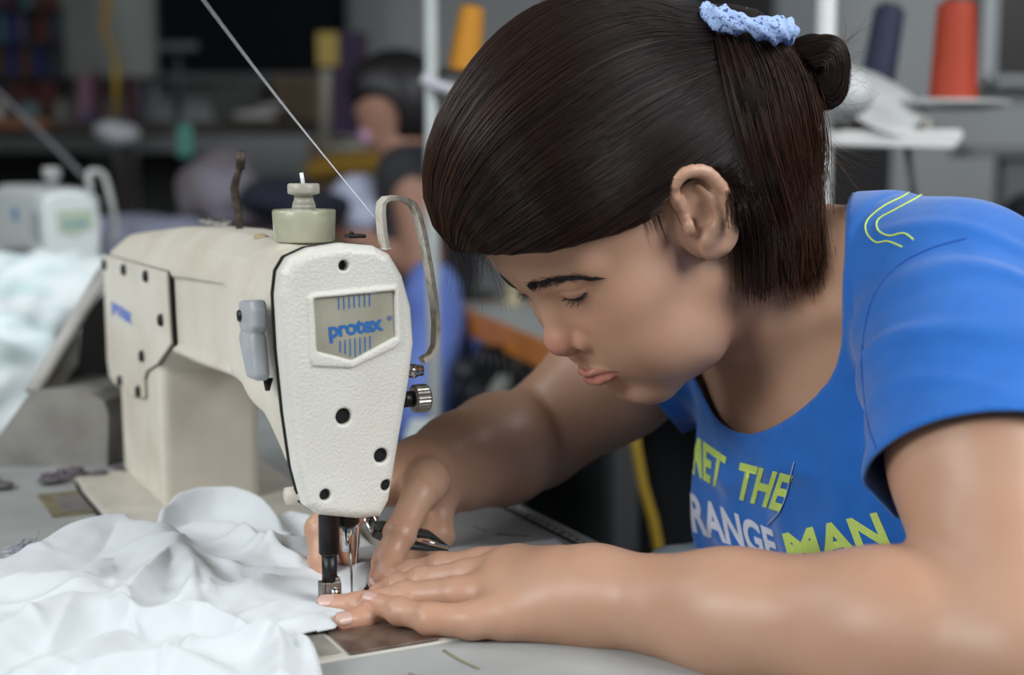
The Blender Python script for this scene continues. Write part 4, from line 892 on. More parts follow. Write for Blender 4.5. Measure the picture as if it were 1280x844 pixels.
def dEar(q):
    c = EARB
    R_ = np.eye(3)
    d = dE(q, c, (.0235, .0080, .0320), EARROT)
    d = smin(d, dC(q, c, c+A_([.004, -.016, .0]), .014, .018), .006)
    d = smax(d, -dE(q, CONC+A_([0, .004, 0]), (.0115, .0095, .0150), EARROT), .003)
    rim = dCh(q, EARS, list(np.interp(np.linspace(0, 1, len(EARS)), [0, .2, .5, .8, 1], [.0030, .0042, .0044, .0040, .0048])), .002)
    d = smin(d, rim, .0030)
    d = smin(d, dCh(q, ANTI, [.0020, .0026, .0030, .0032, .0034], .001), .0022)
    d = smin(d, dE(q, LOBE, (.0100, .0055, .0120), EARROT), .005)
    d = smin(d, dE(q, TRAG, (.0045, .0045, .0062), EARROT), .004)
    d = smax(d, -dC(q, CONC+A_([.001, .006, -.001]), CONC+A_([.004, -.008, -.003]), .0062, .003), .002)
    d = smax(d, -dCh(q, [HL(850, 243, .088), HL(862, 232, .092), HL(880, 232, .094), HL(898, 246, .095), HL(905, 270, .094)], [.0030, .0030, .0026, .0022, .0016], .001), .0016)
    return d
_e = (EARP[4]-LOBE); _e = _e/np.linalg.norm(_e); _n = A_([.30, .95, .0]); _n -= _e*(_n@_e); _n /= np.linalg.norm(_n); _f = np.cross(_n, _e)
EARROT = np.stack([_f, _n, _e], 1)   # columns
def dHead(q0):
    q = q0.copy(); q[:, 1] = np.sqrt(q0[:, 1]**2+1e-7)
    d = dE(q, (-.010, 0, .045), (.095, .074, .088))
    d = smin(d, dE(q, (.036, 0, .052), (.051, .056, .050)), .030)      # forehead
    d = smin(d, dE(q, (.032, 0, -.022), (.054, .060, .062)), .030)      # mid face
    d = smin(d, dE(q, (.052, .037, -.016), (.024, .024, .022)), .022)   # cheek
    d = smin(d, dE(q, (.060, .025, -.044), (.024, .026, .030)), .022)
    d = smin(d, dCh(q, [(.004, .052, -.053), (.034, .043, -.077), (.062, .016, -.089)], [.014, .0150, .0145], .02), .028)  # jaw
    d = smin(d, dE(q, (.0665, 0, -.0875), (.0180, .019, .0150)), .018)    # chin
    d = smin(d, dE(q, (.064, 0, -.052), (.0265, .027, .024)), .014)     # mouth mound
    d = smin(d, dC(q, (.0765, .010, .0290), (.0665, .044, .0260), .0080, .0085), .014)  # brow ridge
    d = smax(d, -dE(q, (.0935, .0300, .0040), (.0120, .0150, .0090)), .012)             # socket
    d = smin(d, dCh(q, [(.0740, 0, .020), (.0755, 0, .006), (.0840, 0, -.006), (.0915, 0, -.017)], [.0080, .0072, .0088, .0110], .008), .010)  # bridge
    d = smin(d, dE(q, (.0930, 0, -.0210), (.0118, .0125, .0108)), .006)
    d = smin(d, dE(q, (.0835, .0150, -.0265), (.0108, .0076, .0092)), .0032)            # ala
    d = smin(d, dC(q, (.094, 0, -.0290), (.086, 0, -.0370), .0050, .0050), .004)
    d = smax(d, -dC(q, (.0915, .0068, -.0350), (.0840, .0075, -.0260), .0034, .0026), .0025)   # nostril
    d = smax(d, -dCh(q, [(.0800, .0250, -.0185), (.0755, .0245, -.0280), (.0765, .0225, -.0360)], [.0018, .0022, .0016], .001), .0035)
    d = smin(d, dE(q, (.056, .035, -.053), (.020, .019, .024)), .02)
    u1, u2 = lips(q)
    d = smin(d, u1, .0045); 
    d2 = smin(dE(q, (.064, 0, -.066), (.024, .024, .014)), u2, .004)
    d = smin(d, d2, .0010)
    d = smax(d, -dE(q, (.0960, 0, -.0745), (.0100, .016, .0050)), .010)                 # labiomental
    rm = dCh(q, [(.1000, 0, -.0556), (.0978, .007, -.0552), (.0925, .0145, -.0560), (.0840, .0238, -.0574)], [0, 0, 0, 0], .001); d = d+.0017*np.exp(-(rm/.0019)**2)
    # lids over the eyeball
    e = q-EYC; re = np.linalg.norm(e, axis=1); lid = re-(EYR+.0013)
    ang = np.arctan2(e[:, 2], e[:, 0]); lat = e[:, 1]
    top = -.47-.15*np.abs(lat/.0135)**2; bot = -.93+.28*np.abs(lat/.0135)**2
    slit = np.maximum((ang-top), (bot-ang))*re                    # <0 inside the open slit
    lid = np.maximum(lid, -(re-(EYR-.0012)))
    lid = smax(lid, -np.maximum(slit, -e[:, 0]), .0008)
    d = np.where(e[:, 0] > 0, d, d)
    d = smin(d, np.maximum(re-(EYR+.0012), -e[:, 0]-.004), .0035)
    ax_ = np.abs(lat) < .0140
    cut = np.maximum(np.maximum(slit, re-(EYR+.006)), np.abs(lat)-.0142)
    d = smax(d, -cut, .0007)
    cr = np.abs(ang-(.10-.30*(lat/.015)**2)) * re
    d = d+.0008*np.exp(-(cr/.0012)**2)*(re < .0165)*(np.abs(lat) < .014)*(e[:, 0] > 0)
    # ears
    q[:, 1] = np.abs(q0[:, 1])
    near = (np.abs(q[:, 0]-EARB[0]) < .06) & (q[:, 1] > .05) & (np.abs(q[:, 2]-EARB[2]) < .07)
    if near.any():
        ee = dEar(q[near]); dd = d[near]; d[near] = smin(dd, ee, .005)
    return d

# torso frame
TL = A_([.4446, -.8957, 0]); TFh = A_([-.8957, -.4446, 0]); _l = math.radians(31)
TU = math.cos(_l)*A_([0, 0, 1.])+math.sin(_l)*TFh; TF = math.cos(_l)*TFh-math.sin(_l)*A_([0, 0, 1.])
SL = Uy(1202, 365, .905); SR = Uy(868, 395, 1.17); TM = (SL+SR)/2
_ll = (SL-SR); _ll /= np.linalg.norm(_ll); TF = TF-_ll*(TF@_ll); TF /= np.linalg.norm(TF); TU = np.cross(TF, _ll); TU = TU*np.sign(TU[2]); TL = _ll
TRm = np.stack([TL, TF, TU])
def t2w(q): return np.asarray(q)@TRm+TM
def w2t(P): return (np.asarray(P)-TM)@TRm.T
HS = np.linalg.norm(SL-SR)/2
EL = Uy(1268, 815, .735); WL = Uy(752, 748, .862)
ER = Uy(668, 548, 1.17); WR = Uy(532, 590, 1.045)
NB = t2w((0.0, .015, .030)); NH = h2w((-.020, 0, -.035)); NH2 = h2w((.012, 0, -.060))
def dTorso(P, g=0.0):
    q = w2t(P); q[:, 0] = np.abs(q[:, 0])
    d = dC(q, (0, -.005, .005), (HS-.015, 0, -.004), .052+g, .046+g)
    d = smin(d, dC(q, (0, -.01, .034), (HS-.060, -.005, .027), .036+g, .036+g), .03)
    d = smin(d, dE(q, (0, .008, -.150), (.150+g, .101+g, .185+g)), .04)
    d = smin(d, dE(q, (.072, .070, -.150), (.064+g, .056+g, .064+g)), .04)
    d = smin(d, dE(q, (0, .0, -.36), (.150+g, .118+g, .16+g)), .05)
    return d
def dArmL(P, g=0.0):
    d = dCh(P, [SL, SL*.5+EL*.5, EL], [.0555+g, .0530+g, .0435+g], .02)
    return d
FA_L = [EL, EL*.72+WL*.28, EL*.4+WL*.6, WL]
def dForeL(P): return dCh(P, [EL, EL*.72+WL*.28+A_([0, 0, .002]), EL*.35+WL*.65, WL], [.0430, .0440, .0360, .0285], .02)
def dArmR(P, g=0.0): return dCh(P, [SR, SR*.5+ER*.5, ER], [.055+g, .0500+g, .0420+g], .02)
def dForeR(P): return dCh(P, [ER, ER*.65+WR*.35, ER*.3+WR*.7, WR], [.0420, .0420, .0345, .0275], .02)
def dNeck(P):
    d = dCh(P, [NH, NH*.5+NB*.5, NB], [.054, .051, .054], .02)
    d = smin(d, dC(P, NH2, t2w((0, .045, .03)), .034, .040), .03)
    # sternomastoid
    d = smin(d, dC(P, h2w((-.02, .055, -.045)), t2w((.025, .060, .03)), .012, .010), .016)
    d = smin(d, dC(P, h2w((-.02, -.055, -.045)), t2w((-.025, .060, .03)), .012, .010), .016)
    # collar bones
    d = smin(d, dC(P, t2w((.02, .060, .015)), t2w((.085, .042, .022)), .006, .005), .02)
    d = smin(d, dC(P, t2w((-.02, .060, .015)), t2w((-.085, .042, .022)), .006, .005), .02)
    return d

# ---- hands.  finger = list of world points + radii
def F3(lst): return [Uz(u, v, TZ+z) for u, v, z in lst]
def Y3(lst): return [Uy(u, v, y) for u, v, y in lst]
LH = dict(
 little=(Y3([(466, 754, .883), (500, 764, .868), (537, 774, .855), (590, 776, .853), (650, 767, .857)]), [.0064, .0076, .0088, .0108, .0150]),
 ring=(Y3([(411, 757, .896), (450, 757, .892), (505, 746, .886), (570, 743, .878), (640, 742, .874)]), [.0066, .0076, .0086, .0104, .0140]),
 middle=(Y3([(472, 742, .912), (495, 733, .908), (525, 726, .904), (580, 719, .898), (640, 722, .890)]), [.0062, .0070, .0078, .0092, .0130]),
 index=(Y3([(490, 722, .930), (512, 716, .928), (550, 707, .922), (598, 706, .914), (650, 715, .902)]), [.0062, .0070, .0078, .0098, .0130]),
 thumb=(Y3([(428, 778, .868), (455, 773, .877), (490, 765, .888), (560, 752, .892), (640, 745, .890)]), [.0062, .0070, .0078, .0090, .0110]))
def palmL(P):
    w = WL; d = None
    for k, r in (('little', .0160), ('ring', .0165), ('middle', .0160), ('index', .0145)):
        a = LH[k][0][3]*.25+LH[k][0][4]*.75
        e = dC(P, a, w*.8+a*.2+A_([0, 0, -.001]), r, .0235); d = e if d is None else smin(d, e, .014)
    d = smin(d, dC(P, w, w*.6+LH['ring'][0][4]*.4, .0280, .0240), .02)
    for k in ('little', 'ring', 'middle', 'index'):      # knuckles
        d = smin(d, dE(P, LH[k][0][3]+A_([.006, 0, .0035]), (.0075, .0070, .0060)), .009)
    # web between index and thumb side
    d = smin(d, dCh(P, Y3([(700, 716, .892), (650, 706, .915), (605, 702, .925)]), [.015, .0120, .0085], .006), .010)
    return d
def fingers(P, H):
    d = None
    for k, (pts, rad) in H.items():
        e = dCh(P, pts, [r_*1.06 for r_ in rad], .004)
        for j in (1, 2):   # knuckle swell and creases
            c = pts[j]; r = rad[j]; ax = pts[j+1]-pts[j-1]; ax = ax/np.linalg.norm(ax); s = (P-c)@ax; up = (P-c)[:, 2]-ax[2]*s
            w_ = np.clip(up/r, 0, 1)
            e = e-.0009*np.exp(-(s/.006)**2)+.0006*w_*(np.exp(-((s-.0022)/.0010)**2)+np.exp(-((s+.0022)/.0010)**2)+.8*np.exp(-(s/.0009)**2))
        d = e if d is None else smin(d, e, .0008)
    return d
KR = Uy(527, 618, .998)
RH = dict(
 thumb=([Uy(474, 727, .937), Uy(484, 703, .946), Uy(499, 668, .960), Uy(524, 618, .990), Uy(535, 600, 1.01)], [.0076, .0088, .0098, .0112, .015]),
 index=([Uy(409, 722, .966), Uy(403, 700, .974), Uy(401, 662, .985), Uy(432, 618, 1.000), Uy(495, 600, 1.02)], [.0068, .0085, .0100, .0110, .0135]),
 middle=([Uy(436, 696, .985), Uy(432, 676, .990), Uy(436, 645, 1.00), Uy(475, 612, 1.02), Uy(515, 602, 1.03)], [.0066, .0078, .0085, .0100, .0130]),
 ring=([Uy(500, 706, 1.000), Uy(524, 698, 1.005), Uy(548, 668, 1.02), Uy(548, 628, 1.035), Uy(530, 600, 1.045)], [.0068, .0082, .0102, .0115, .0140]),
 little=([Uy(486, 712, 1.015), Uy(512, 708, 1.025), Uy(538, 690, 1.04), Uy(545, 645, 1.06), Uy(535, 600, 1.055)], [.0062, .0074, .0090, .0105, .0130]))
def palmR(P):
    d = None; w = WR
    for k, r in (('thumb', .0150), ('index', .0140), ('middle', .0150), ('ring', .0150), ('little', .014)):
        a = RH[k][0][3]*.35+RH[k][0][4]*.65
        e = dC(P, a, w*.8+a*.2, r, .0205); d = e if d is None else smin(d, e, .012)
    return d
def dHandL(P): return smin(palmL(P), fingers(P, LH), .0045)
def dHandR(P): return smin(palmR(P), fingers(P, RH), .005)
GROUPS = []
def grp(fn, pts, rad, k): GROUPS.append((fn, A_(pts).mean(0), max(np.linalg.norm(A_(p)-A_(pts).mean(0)) for p in pts)+rad, k))
grp(dTorso, [t2w((HS, 0, .05)), t2w((-HS, 0, .05)), t2w((0, 0, -.5))], .14, .03)
grp(dNeck, [NH, NB, t2w((.12, .04, .05)), t2w((-.12, .04, .05))], .08, .022)
grp(lambda P: dHead(w2h(P)), [h2w((0, 0, .02))], .16, .022)
grp(dArmL, [SL, EL], .08, .03); grp(dForeL, [EL, WL], .06, .012)
grp(dArmR, [SR, ER], .08, .03); grp(dForeR, [ER, WR], .06, .007)
grp(dHandL, [WL, LH['ring'][0][0], LH['little'][0][0]], .06, .012); grp(dHandR, [WR, RH['thumb'][0][0], RH['index'][0][0]], .06, .012)
def dBody(P):
    d = np.full(len(P), .5)
    for fn, c, r, k in GROUPS:
        dist = np.linalg.norm(P-c, axis=1)-r
        m_ = dist < .05
        far = ~m_; d[far] = np.minimum(d[far], dist[far]+.0)
        if m_.any():
            e = fn(P[m_]); d[m_] = smin(d[m_], e, k)
    return d
# thighs/hips under the table, seated
HIP = t2w((0, -.03, -.47))
LEGS = [([HIP+TL*.09, HIP+TL*.11+TFh*.40+A_([0, 0, .02])], [.085, .062]), ([HIP-TL*.09, HIP-TL*.11+TFh*.40+A_([0, 0, .02])], [.085, .062])]
BH = .0012
V, F = sdf_mesh(dBody, (-.22, .60, .58), (.56, 1.42, 1.2), BH)
def relax(V, F, sel, n):
    e = np.concatenate([F[:, [0, 1]], F[:, [1, 2]], F[:, [2, 3]], F[:, [3, 0]]]); e = e[sel[e].any(1)]
    for _ in range(n):
        A = np.zeros_like(V); c = np.zeros(len(V)); np.add.at(A, e[:, 0], V[e[:, 1]]); np.add.at(c, e[:, 0], 1); np.add.at(A, e[:, 1], V[e[:, 0]]); np.add.at(c, e[:, 1], 1)
        m_ = sel & (c > 0); V = V.copy(); V[m_] = V[m_]*.45+.55*A[m_]/c[m_][:, None]
    return V
_q = w2h(V); _q[:, 1] = np.abs(_q[:, 1])
V = relax(V, F, (np.linalg.norm(_q-EARB, axis=1) < .045) & (_q[:, 1] > .068), 3)
V = relax(V, F, np.ones(len(V), bool), 1)
def tintf(V):
    q = w2h(V); q[:, 1] = np.abs(q[:, 1]); T = np.ones((len(V), 3))
    near = np.linalg.norm(w2h(V)-A_([.06, 0, 0]), axis=1) < .13
    u1, u2 = lips(q); w = np.clip(1-(np.minimum(u1, u2)-.0006)/.0016, 0, 1)*near*(q[:, 0] > .078)
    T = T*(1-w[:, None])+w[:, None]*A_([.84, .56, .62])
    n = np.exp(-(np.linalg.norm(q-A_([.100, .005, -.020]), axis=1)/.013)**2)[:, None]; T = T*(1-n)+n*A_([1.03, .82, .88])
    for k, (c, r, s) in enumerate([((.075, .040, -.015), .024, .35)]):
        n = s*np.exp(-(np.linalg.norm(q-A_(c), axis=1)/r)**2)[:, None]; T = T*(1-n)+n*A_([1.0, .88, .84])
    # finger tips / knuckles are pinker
    for H in (LH, RH):
        for k_, (pts, rad) in H.items():
            n = .55*np.exp(-(np.linalg.norm(V-pts[0], axis=1)/.012)**2)[:, None]; T = T*(1-n)+n*A_([1.05, .80, .76])
            n = .25*np.exp(-(np.linalg.norm(V-pts[2], axis=1)/.009)**2)[:, None]; T = T*(1-n)+n*A_([1.0, .84, .78])
    # small moles
    for (u, v, y) in [(1163, 577, .80)]: pass
    return T
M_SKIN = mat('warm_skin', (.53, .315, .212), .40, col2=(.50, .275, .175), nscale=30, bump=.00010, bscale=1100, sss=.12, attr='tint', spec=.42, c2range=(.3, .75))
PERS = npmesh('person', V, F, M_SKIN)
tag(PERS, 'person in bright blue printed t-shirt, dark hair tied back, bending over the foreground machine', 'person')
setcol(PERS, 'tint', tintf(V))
# seated legs in dark trousers (below the table)
def dLegs(P):
    d = dE(P, HIP, (.17, .17, .13))
    for pts, rad in LEGS: d = smin(d, dCh(P, pts, [r+.01 for r in rad], .03), .04)
    for sgn in (1, -1):
        kn = HIP+TL*.11*sgn+TFh*.40+A_([0, 0, .02]); an = kn+TFh*-.05; an = A_([an[0], an[1], .10])
        d = smin(d, dCh(P, [kn, an], [.07, .045], .03), .03)
        d = smin(d, dCh(P, [A_([an[0], an[1], .035]), A_([an[0], an[1], .03])+TFh*.17], [.04, .028], .02), .03)
    return d
V, F = sdf_mesh(dLegs, (-.5, .4, -.02), (.8, 1.7, .75), .012)
LG = npmesh('trousers', V, F, mat('dark_trousers', (.02, .022, .03), .9), PERS)
sto = empty('stool', (HIP[0], HIP[1], 0), 0, 'dark stool under the woman in the blue t-shirt', 'stool')
m = MB(); m.lathe((0, 0, HIP[2]-.175), [(0, 0), (.17, 0), (.18, .008), (.18, .03), (.17, .038), (0, .038)], 32); m.build('seat', M_WOODD, sto)
for k in range(4):
    a = math.pi/4+k*math.pi/2; m = MB(); m.tube([(.12*math.cos(a), .12*math.sin(a), HIP[2]-.18), (.17*math.cos(a), .17*math.sin(a), 0)], .014, 10); m.build('leg', M_METD, sto)
# ------------------------------------------------------------------ blue t-shirt
M_BLUE = mat('blue_jersey', (.018, .155, .56), .8, col2=(.015, .14, .51), nscale=60, bump=.00025, bscale=1800, sheen=.35, spec=.25)
HEML = SL*.45+EL*.55; AXL = (EL-SL)/np.linalg.norm(EL-SL)
HEMR = SR*.60+ER*.40; AXR = (ER-SR)/np.linalg.norm(ER-SR)
def dShirtRaw(P):
    d = dTorso(P, .009)
    q = w2t(P); 
    d = smin(d, dE(q, (.02, .034, -.19), (.130, .080, .16)), .05)
    s1 = dCh(P, [SL, SL*.5+HEML*.5, HEML+AXL*.02], [.0585, .064, .069], .02)
    s2 = dCh(P, [SR, SR*.5+HEMR*.5, HEMR+AXR*.02], [.064, .064, .065], .02)
    d = smin(d, s1, .022); d = smin(d, s2, .022)
    return d
def wrinkle(P):
    q = w2t(P)
    a = q[:, 0]; b = q[:, 1]; u = q[:, 2]
    rid = lambda x: (.5+.5*np.cos(x))**2.5-.2
    w = .0026*rid(85*u+40*a+3*np.sin(22*a+5*b))*np.exp(-((a-HS+.02)/.06)**2-((u+.01)/.06)**2)
    # folds fanning out from the armpit across the chest
    r = np.hypot(a-(HS-.045), u+.075); th = np.arctan2(u+.075, a-(HS-.045))
    w += .0042*rid(th*8+1.0+8*r)*np.exp(-((r-.075)/.045)**2)*(b > -.03)*np.clip(r/.05, 0, 1)**3
    r = np.hypot(a+(HS-.045), u+.075); th = np.arctan2(u+.075, a+(HS-.045))
    w += .0040*rid(th*8+.4-8*r)*np.exp(-((r-.075)/.045)**2)*(b > -.03)*np.clip(r/.05, 0, 1)**3
    # drape folds hanging from the neckline
    w += .0030*rid(a*105+u*30+1.0+1.5*np.sin(u*30))*np.exp(-((u+.11)/.07)**2)*(b > .02)
    w += .0028*rid(u*95-a*34+2*np.sin(a*25))*np.exp(-((u+.27)/.06)**2)
    # creases across the sleeve
    t = (P-SL)@AXL; w += .0034*rid(t*105+14*q[:, 1]*5+1.2*np.sin(q[:, 1]*60))*np.exp(-((t-.045)/.06)**2)*(a > HS-.05)
    return w
def neck_open(P):
    """negative inside the neck opening; an oval tube along the opening normal"""
    q = w2t(P); n = A_([0, .62, .78]); e = A_([0, .78, -.62])
    l = q[:, 0]; s = q@e; h = q@n
    c0 = -.002
    fr = np.where(s > c0, .108, .085)
    ex = 1.88
    return ((np.abs(l/.108)**ex+np.abs((s-c0)/fr)**ex)**(1/ex)-1)*.1
def dShirt(P):
    d = dShirtRaw(P)-wrinkle(P)*np.clip((neck_open(P)-.004)/.02, 0, 1)
    t = (P-HEML)@AXL; m1 = np.maximum(-d*0+t, -(np.linalg.norm((P-HEML)-t[:, None]*AXL, axis=1)-.10)*-1) 
    # sleeve seam groove at the armhole
    q = w2t(P); sa = q[:, 0]-(HS-.030)+.10*(q[:, 2]+.02)
    d = d+.0011*np.exp(-(sa/.0016)**2)
    return d
V, F = sdf_mesh(dShirt, (-.15, .55, .50), (.62, 1.45, 1.15), .0026)
tl_ = (V-HEML)@AXL; rl = np.linalg.norm((V-HEML)-tl_[:, None]*AXL, axis=1)
tr_ = (V-HEMR)@AXR; rr_ = np.linalg.norm((V-HEMR)-tr_[:, None]*AXR, axis=1)
no = neck_open(V); hq = w2t(V)
_s1 = dCh(V, [SL, SL*.5+HEML*.5, HEML+AXL*.02], [.066, .067, .068], .02); _s2 = dCh(V, [SR, SR*.5+HEMR*.5, HEMR+AXR*.02], [.064, .064, .065], .02)
_tv = np.minimum(dTorso(V, .009), dE(w2t(V), (.02, .040, -.19), (.135, .085, .16))); notorso = np.minimum(_s1, _s2) < _tv
cutL = (tl_ > 0) & (rl < .095) & (hq[:, 0] > HS-.055) & notorso
cutR = (tr_ > 0) & (rr_ < .095) & (hq[:, 0] < -HS+.08) & notorso
cutN = (no < 0) & (hq@A_([0, .62, .78]) > -.055)
cut = cutL | cutR | cutN | (V[:, 2] < .56)
# slide rim vertices onto the exact cut so the hems end cleanly
keepf = ~cut[F].any(1); F2 = F[keepf]
used, inv = np.unique(F2, return_inverse=True); V2 = V[used].copy(); F2 = inv.reshape(F2.shape)
ed = np.sort(np.concatenate([F2[:, [0, 1]], F2[:, [1, 2]], F2[:, [2, 3]], F2[:, [3, 0]]]), axis=1)
uq, cnt = np.unique(ed[:, 0].astype(np.int64)*10**7+ed[:, 1], return_counts=True); be = np.stack([uq[cnt == 1]//10**7, uq[cnt == 1] % 10**7], 1); bv = np.unique(be)
for it in range(2):
    p = V2[bv]; t = (p-HEML)@AXL; m_ = (np.abs(t) < .006) & (np.linalg.norm((p-HEML)-t[:, None]*AXL, axis=1) < .1) & (w2t(p)[:, 0] > HS-.055); V2[bv[m_]] -= t[m_][:, None]*AXL
    p = V2[bv]; t = (p-HEMR)@AXR; m_ = (np.abs(t) < .006) & (np.linalg.norm((p-HEMR)-t[:, None]*AXR, axis=1) < .1) & (w2t(p)[:, 0] < -HS+.08); V2[bv[m_]] -= t[m_][:, None]*AXR
    p = V2[bv]; n0 = neck_open(p); g = np.stack([(neck_open(p+dx)-n0)/1e-4 for dx in np.eye(3)*1e-4], 1); m_ = (np.abs(n0) < .006)
    V2[bv[m_]] -= (n0[m_]/np.maximum((g[m_]**2).sum(1), .2))[:, None]*g[m_]
# smooth boundary chain
nb = {}
for a, b in be: nb.setdefault(a, []).append(b); nb.setdefault(b, []).append(a)
for it in range(4):
    W2 = V2.copy()
    for v, ns in nb.items():
        if len(ns) == 2: W2[v] = V2[v]*.5+(V2[ns[0]]+V2[ns[1]])*.25
    V2 = W2
SHIRT = npmesh('t_shirt', V2, F2, M_BLUE, PERS)
md = SHIRT.modifiers.new('solid', 'SOLIDIFY'); md.thickness = .0022; md.offset = -1
BV = BVHTree.FromPolygons([tuple(p) for p in V2], [tuple(f) for f in F2])
# collar rib, hem stitching: tubes along the boundary loops
def loops():
    seen = set(); out = []
    for s in nb:
        if s in seen or len(nb[s]) != 2: continue
        L = [s]; seen.add(s); prev = None; cur = s
        while True:
            nx_ = [n for n in nb[cur] if n != prev and n not in seen]
            if not nx_: break
            prev, cur = cur, nx_[0]; L.append(cur); seen.add(cur)
        if len(L) > 60: out.append(L)
    return out
LOOPS = loops()
for L in LOOPS:
    P_ = V2[L]
    if P_[:, 2].mean() < .60: continue
    no_ = np.abs(neck_open(P_)).mean() < .004
    P_ = np.concatenate([P_[-3:], P_, P_[:3]]); P_ = (P_[:-2]+P_[1:-1]+P_[2:])/3
    if no_:
        m = MB(); m.tube(P_, .0016, 6, cap=False); m.build('collar_binding', M_BLUE, SHIRT)

def on_shirt(px_list, off=.0006):
    out = []
    for (u, v) in px_list:
        r = Vector(ray(u, v)).normalized(); h = BV.ray_cast(Vector(CAMP), r)
        if h[0] is None: out.append(None); continue
        n = h[1] if h[1].dot(r) < 0 else -h[1]; out.append(np.array(h[0]+n*off))
    return out
def spl(px_, n=40):
    p = np.array(px_, float); t = np.linspace(0, len(p)-1, n); i = np.minimum(t.astype(int), len(p)-2); fr_ = (t-i)[:, None]
    p0 = p[np.maximum(i-1, 0)]; p1 = p[i]; p2 = p[i+1]; p3 = p[np.minimum(i+2, len(p)-1)]
    return .5*((2*p1)+(-p0+p2)*fr_+(2*p0-5*p1+4*p2-p3)*fr_**2+(-p0+3*p1-3*p2+p3)*fr_**3)
M_NEON = mat('neon_yellow_print', (.62, .80, .17), .7, noise=.08, nscale=300)
M_WPR = mat('white_print', (.72, .74, .84), .7, noise=.1, nscale=300)
for line in [[(1138, 228), (1135, 242), (1105, 258), (1085, 275), (1083, 290), (1095, 303), (1110, 302), (1128, 309)], [(1156, 230), (1153, 243), (1120, 262), (1098, 275), (1098, 288), (1112, 295), (1130, 292), (1142, 300)]]:
    P_ = [p for p in on_shirt(spl(line, 60), .0004) if p is not None]
    if len(P_) > 5:
        m = MB(); m.tube(P_, .00065, 6); m.build('neon_piping', M_NEON, SHIRT)
# seams on sleeve
for line, nm in [([(1208, 298), (1160, 312), (1120, 335), (1092, 372), (1080, 420), (1078, 470), (1088, 540), (1110, 590), (1122, 640)], 'armhole_seam'), ([(1128, 600), (1160, 572), (1200, 548), (1240, 533), (1279, 528)], 'sleeve_stitching')]:
    P_ = [p for p in on_shirt(spl(line, 70), .0) if p is not None]
    if len(P_) > 5:
        m = MB(); m.tube(P_, .0007, 5); m.build(nm, mat(nm, (.012, .10, .42), .8), SHIRT)
# printed lettering, laid on the cloth: a flat text patch whose corners are given, then dropped on the shirt surface
def shirt_text(s, quad, mt, name, shear=.18, off=.0034, cols=1):
    V_, F_ = text_mesh(s, 1.0, offset=.036, shear=shear, res=5, spacing=1.02)
    bmx = bpy.data.meshes.new('t'); bmx.from_pydata([tuple(v) for v in V_], [], F_)
    import bmesh
    b = bmesh.new(); b.from_mesh(bmx); bmesh.ops.triangulate(b, faces=b.faces[:])
    for _ in range(2):
        le = [e for e in b.edges if e.calc_length() > .07]
        bmesh.ops.subdivide_edges(b, edges=le, cuts=1); bmesh.ops.triangulate(b, faces=b.faces[:])
    V_ = np.array([v.co[:] for v in b.verts]); b.verts.ensure_lookup_table(); F_ = [tuple(v.index for v in f.verts) for f in b.faces]; b.free()
    x = (V_[:, 0]-V_[:, 0].min())/np.ptp(V_[:, 0]); y = (V_[:, 1]-V_[:, 1].min())/np.ptp(V_[:, 1])
    (a, b_, c, d) = [np.array(q, float) for q in quad]   # bl, br, tr, tl
    P2 = (1-x)[:, None]*(1-y)[:, None]*a+x[:, None]*(1-y)[:, None]*b_+x[:, None]*y[:, None]*c+(1-x)[:, None]*y[:, None]*d
    P3 = on_shirt(P2, .0005); ok = [p is not None for p in P3]
    F3_ = [f for f in F_ if all(ok[i] for i in f)]
    P3 = [p if p is not None else np.zeros(3) for p in P3]
    # drop stretched faces at silhouettes
    F3_ = [f for f in F3_ if max(np.linalg.norm(P3[f[i]]-P3[f[(i+1) % 3]]) for i in range(3)) < .02]
    if F3_:
        mm = MB(); mm.add(P3, F3_, True); o = mm.build(name, mt, SHIRT); 
        return o
shirt_text('MET', [(866, 592), (899, 611), (909, 572), (858, 536)], M_NEON, 'neon_lettering', shear=.0)
shirt_text('THE', [(917, 622), (976, 640), (992, 595), (926, 578)], M_NEON, 'neon_lettering', shear=.0)
shirt_text('ORANGE', [(838, 655), (976, 704), (966, 662), (830, 600)], M_WPR, 'white_lettering', shear=.0)
shirt_text('MAN', [(990, 712), (1114, 682), (1096, 640), (978, 667)], M_NEON, 'neon_lettering', shear=.0)
# loose white thread on the chest
P_ = [p for p in on_shirt(spl([(994, 578), (988, 600), (984, 618), (975, 640), (961, 655)], 20), .0012) if p is not None]
if len(P_) > 4:
    m = MB(); m.tube(P_, .0004, 5); o = m.build('stray_thread', mat('stray_thread', (.6, .62, .7), .7), None); tag(o, 'short white stray thread lying on the chest of the blue t-shirt', 'thread')

# ------------------------------------------------------------------ eyes, lashes, brows, nails
M_EYEW = mat('eye_white', (.55, .52, .50), .15); M_IRIS = mat('dark_iris', (.02, .012, .01), .1)
for sg in (1, -1):
    c = h2w(EYC*A_([1, sg, 1]))
    m = MB(); m.ell(c, (EYR-.0008,)*3, nu=28, nv=18); e = m.build('eye', M_EYEW, PERS)
    dr = h2w(EYC*A_([1, sg, 1])+A_([.78, .0, -.62])*(EYR-.0035))
    m = MB(); m.ell(dr, (.0052, .0052, .0052), nu=18, nv=12); m.build('iris', M_IRIS, e)
M_HAIRK = mat('brow_hair', (.012, .009, .008), .5)
HB = BVHTree.FromPolygons([tuple(p) for p in (np.array([v.co[:] for v in PERS.data.vertices]))], [tuple(p.vertices) for p in PERS.data.polygons])
def to_skin(P):
    h = HB.find_nearest(Vector(P)); return np.array(h[0]), np.array(h[1])
rr = random.Random(21)
BROW = []
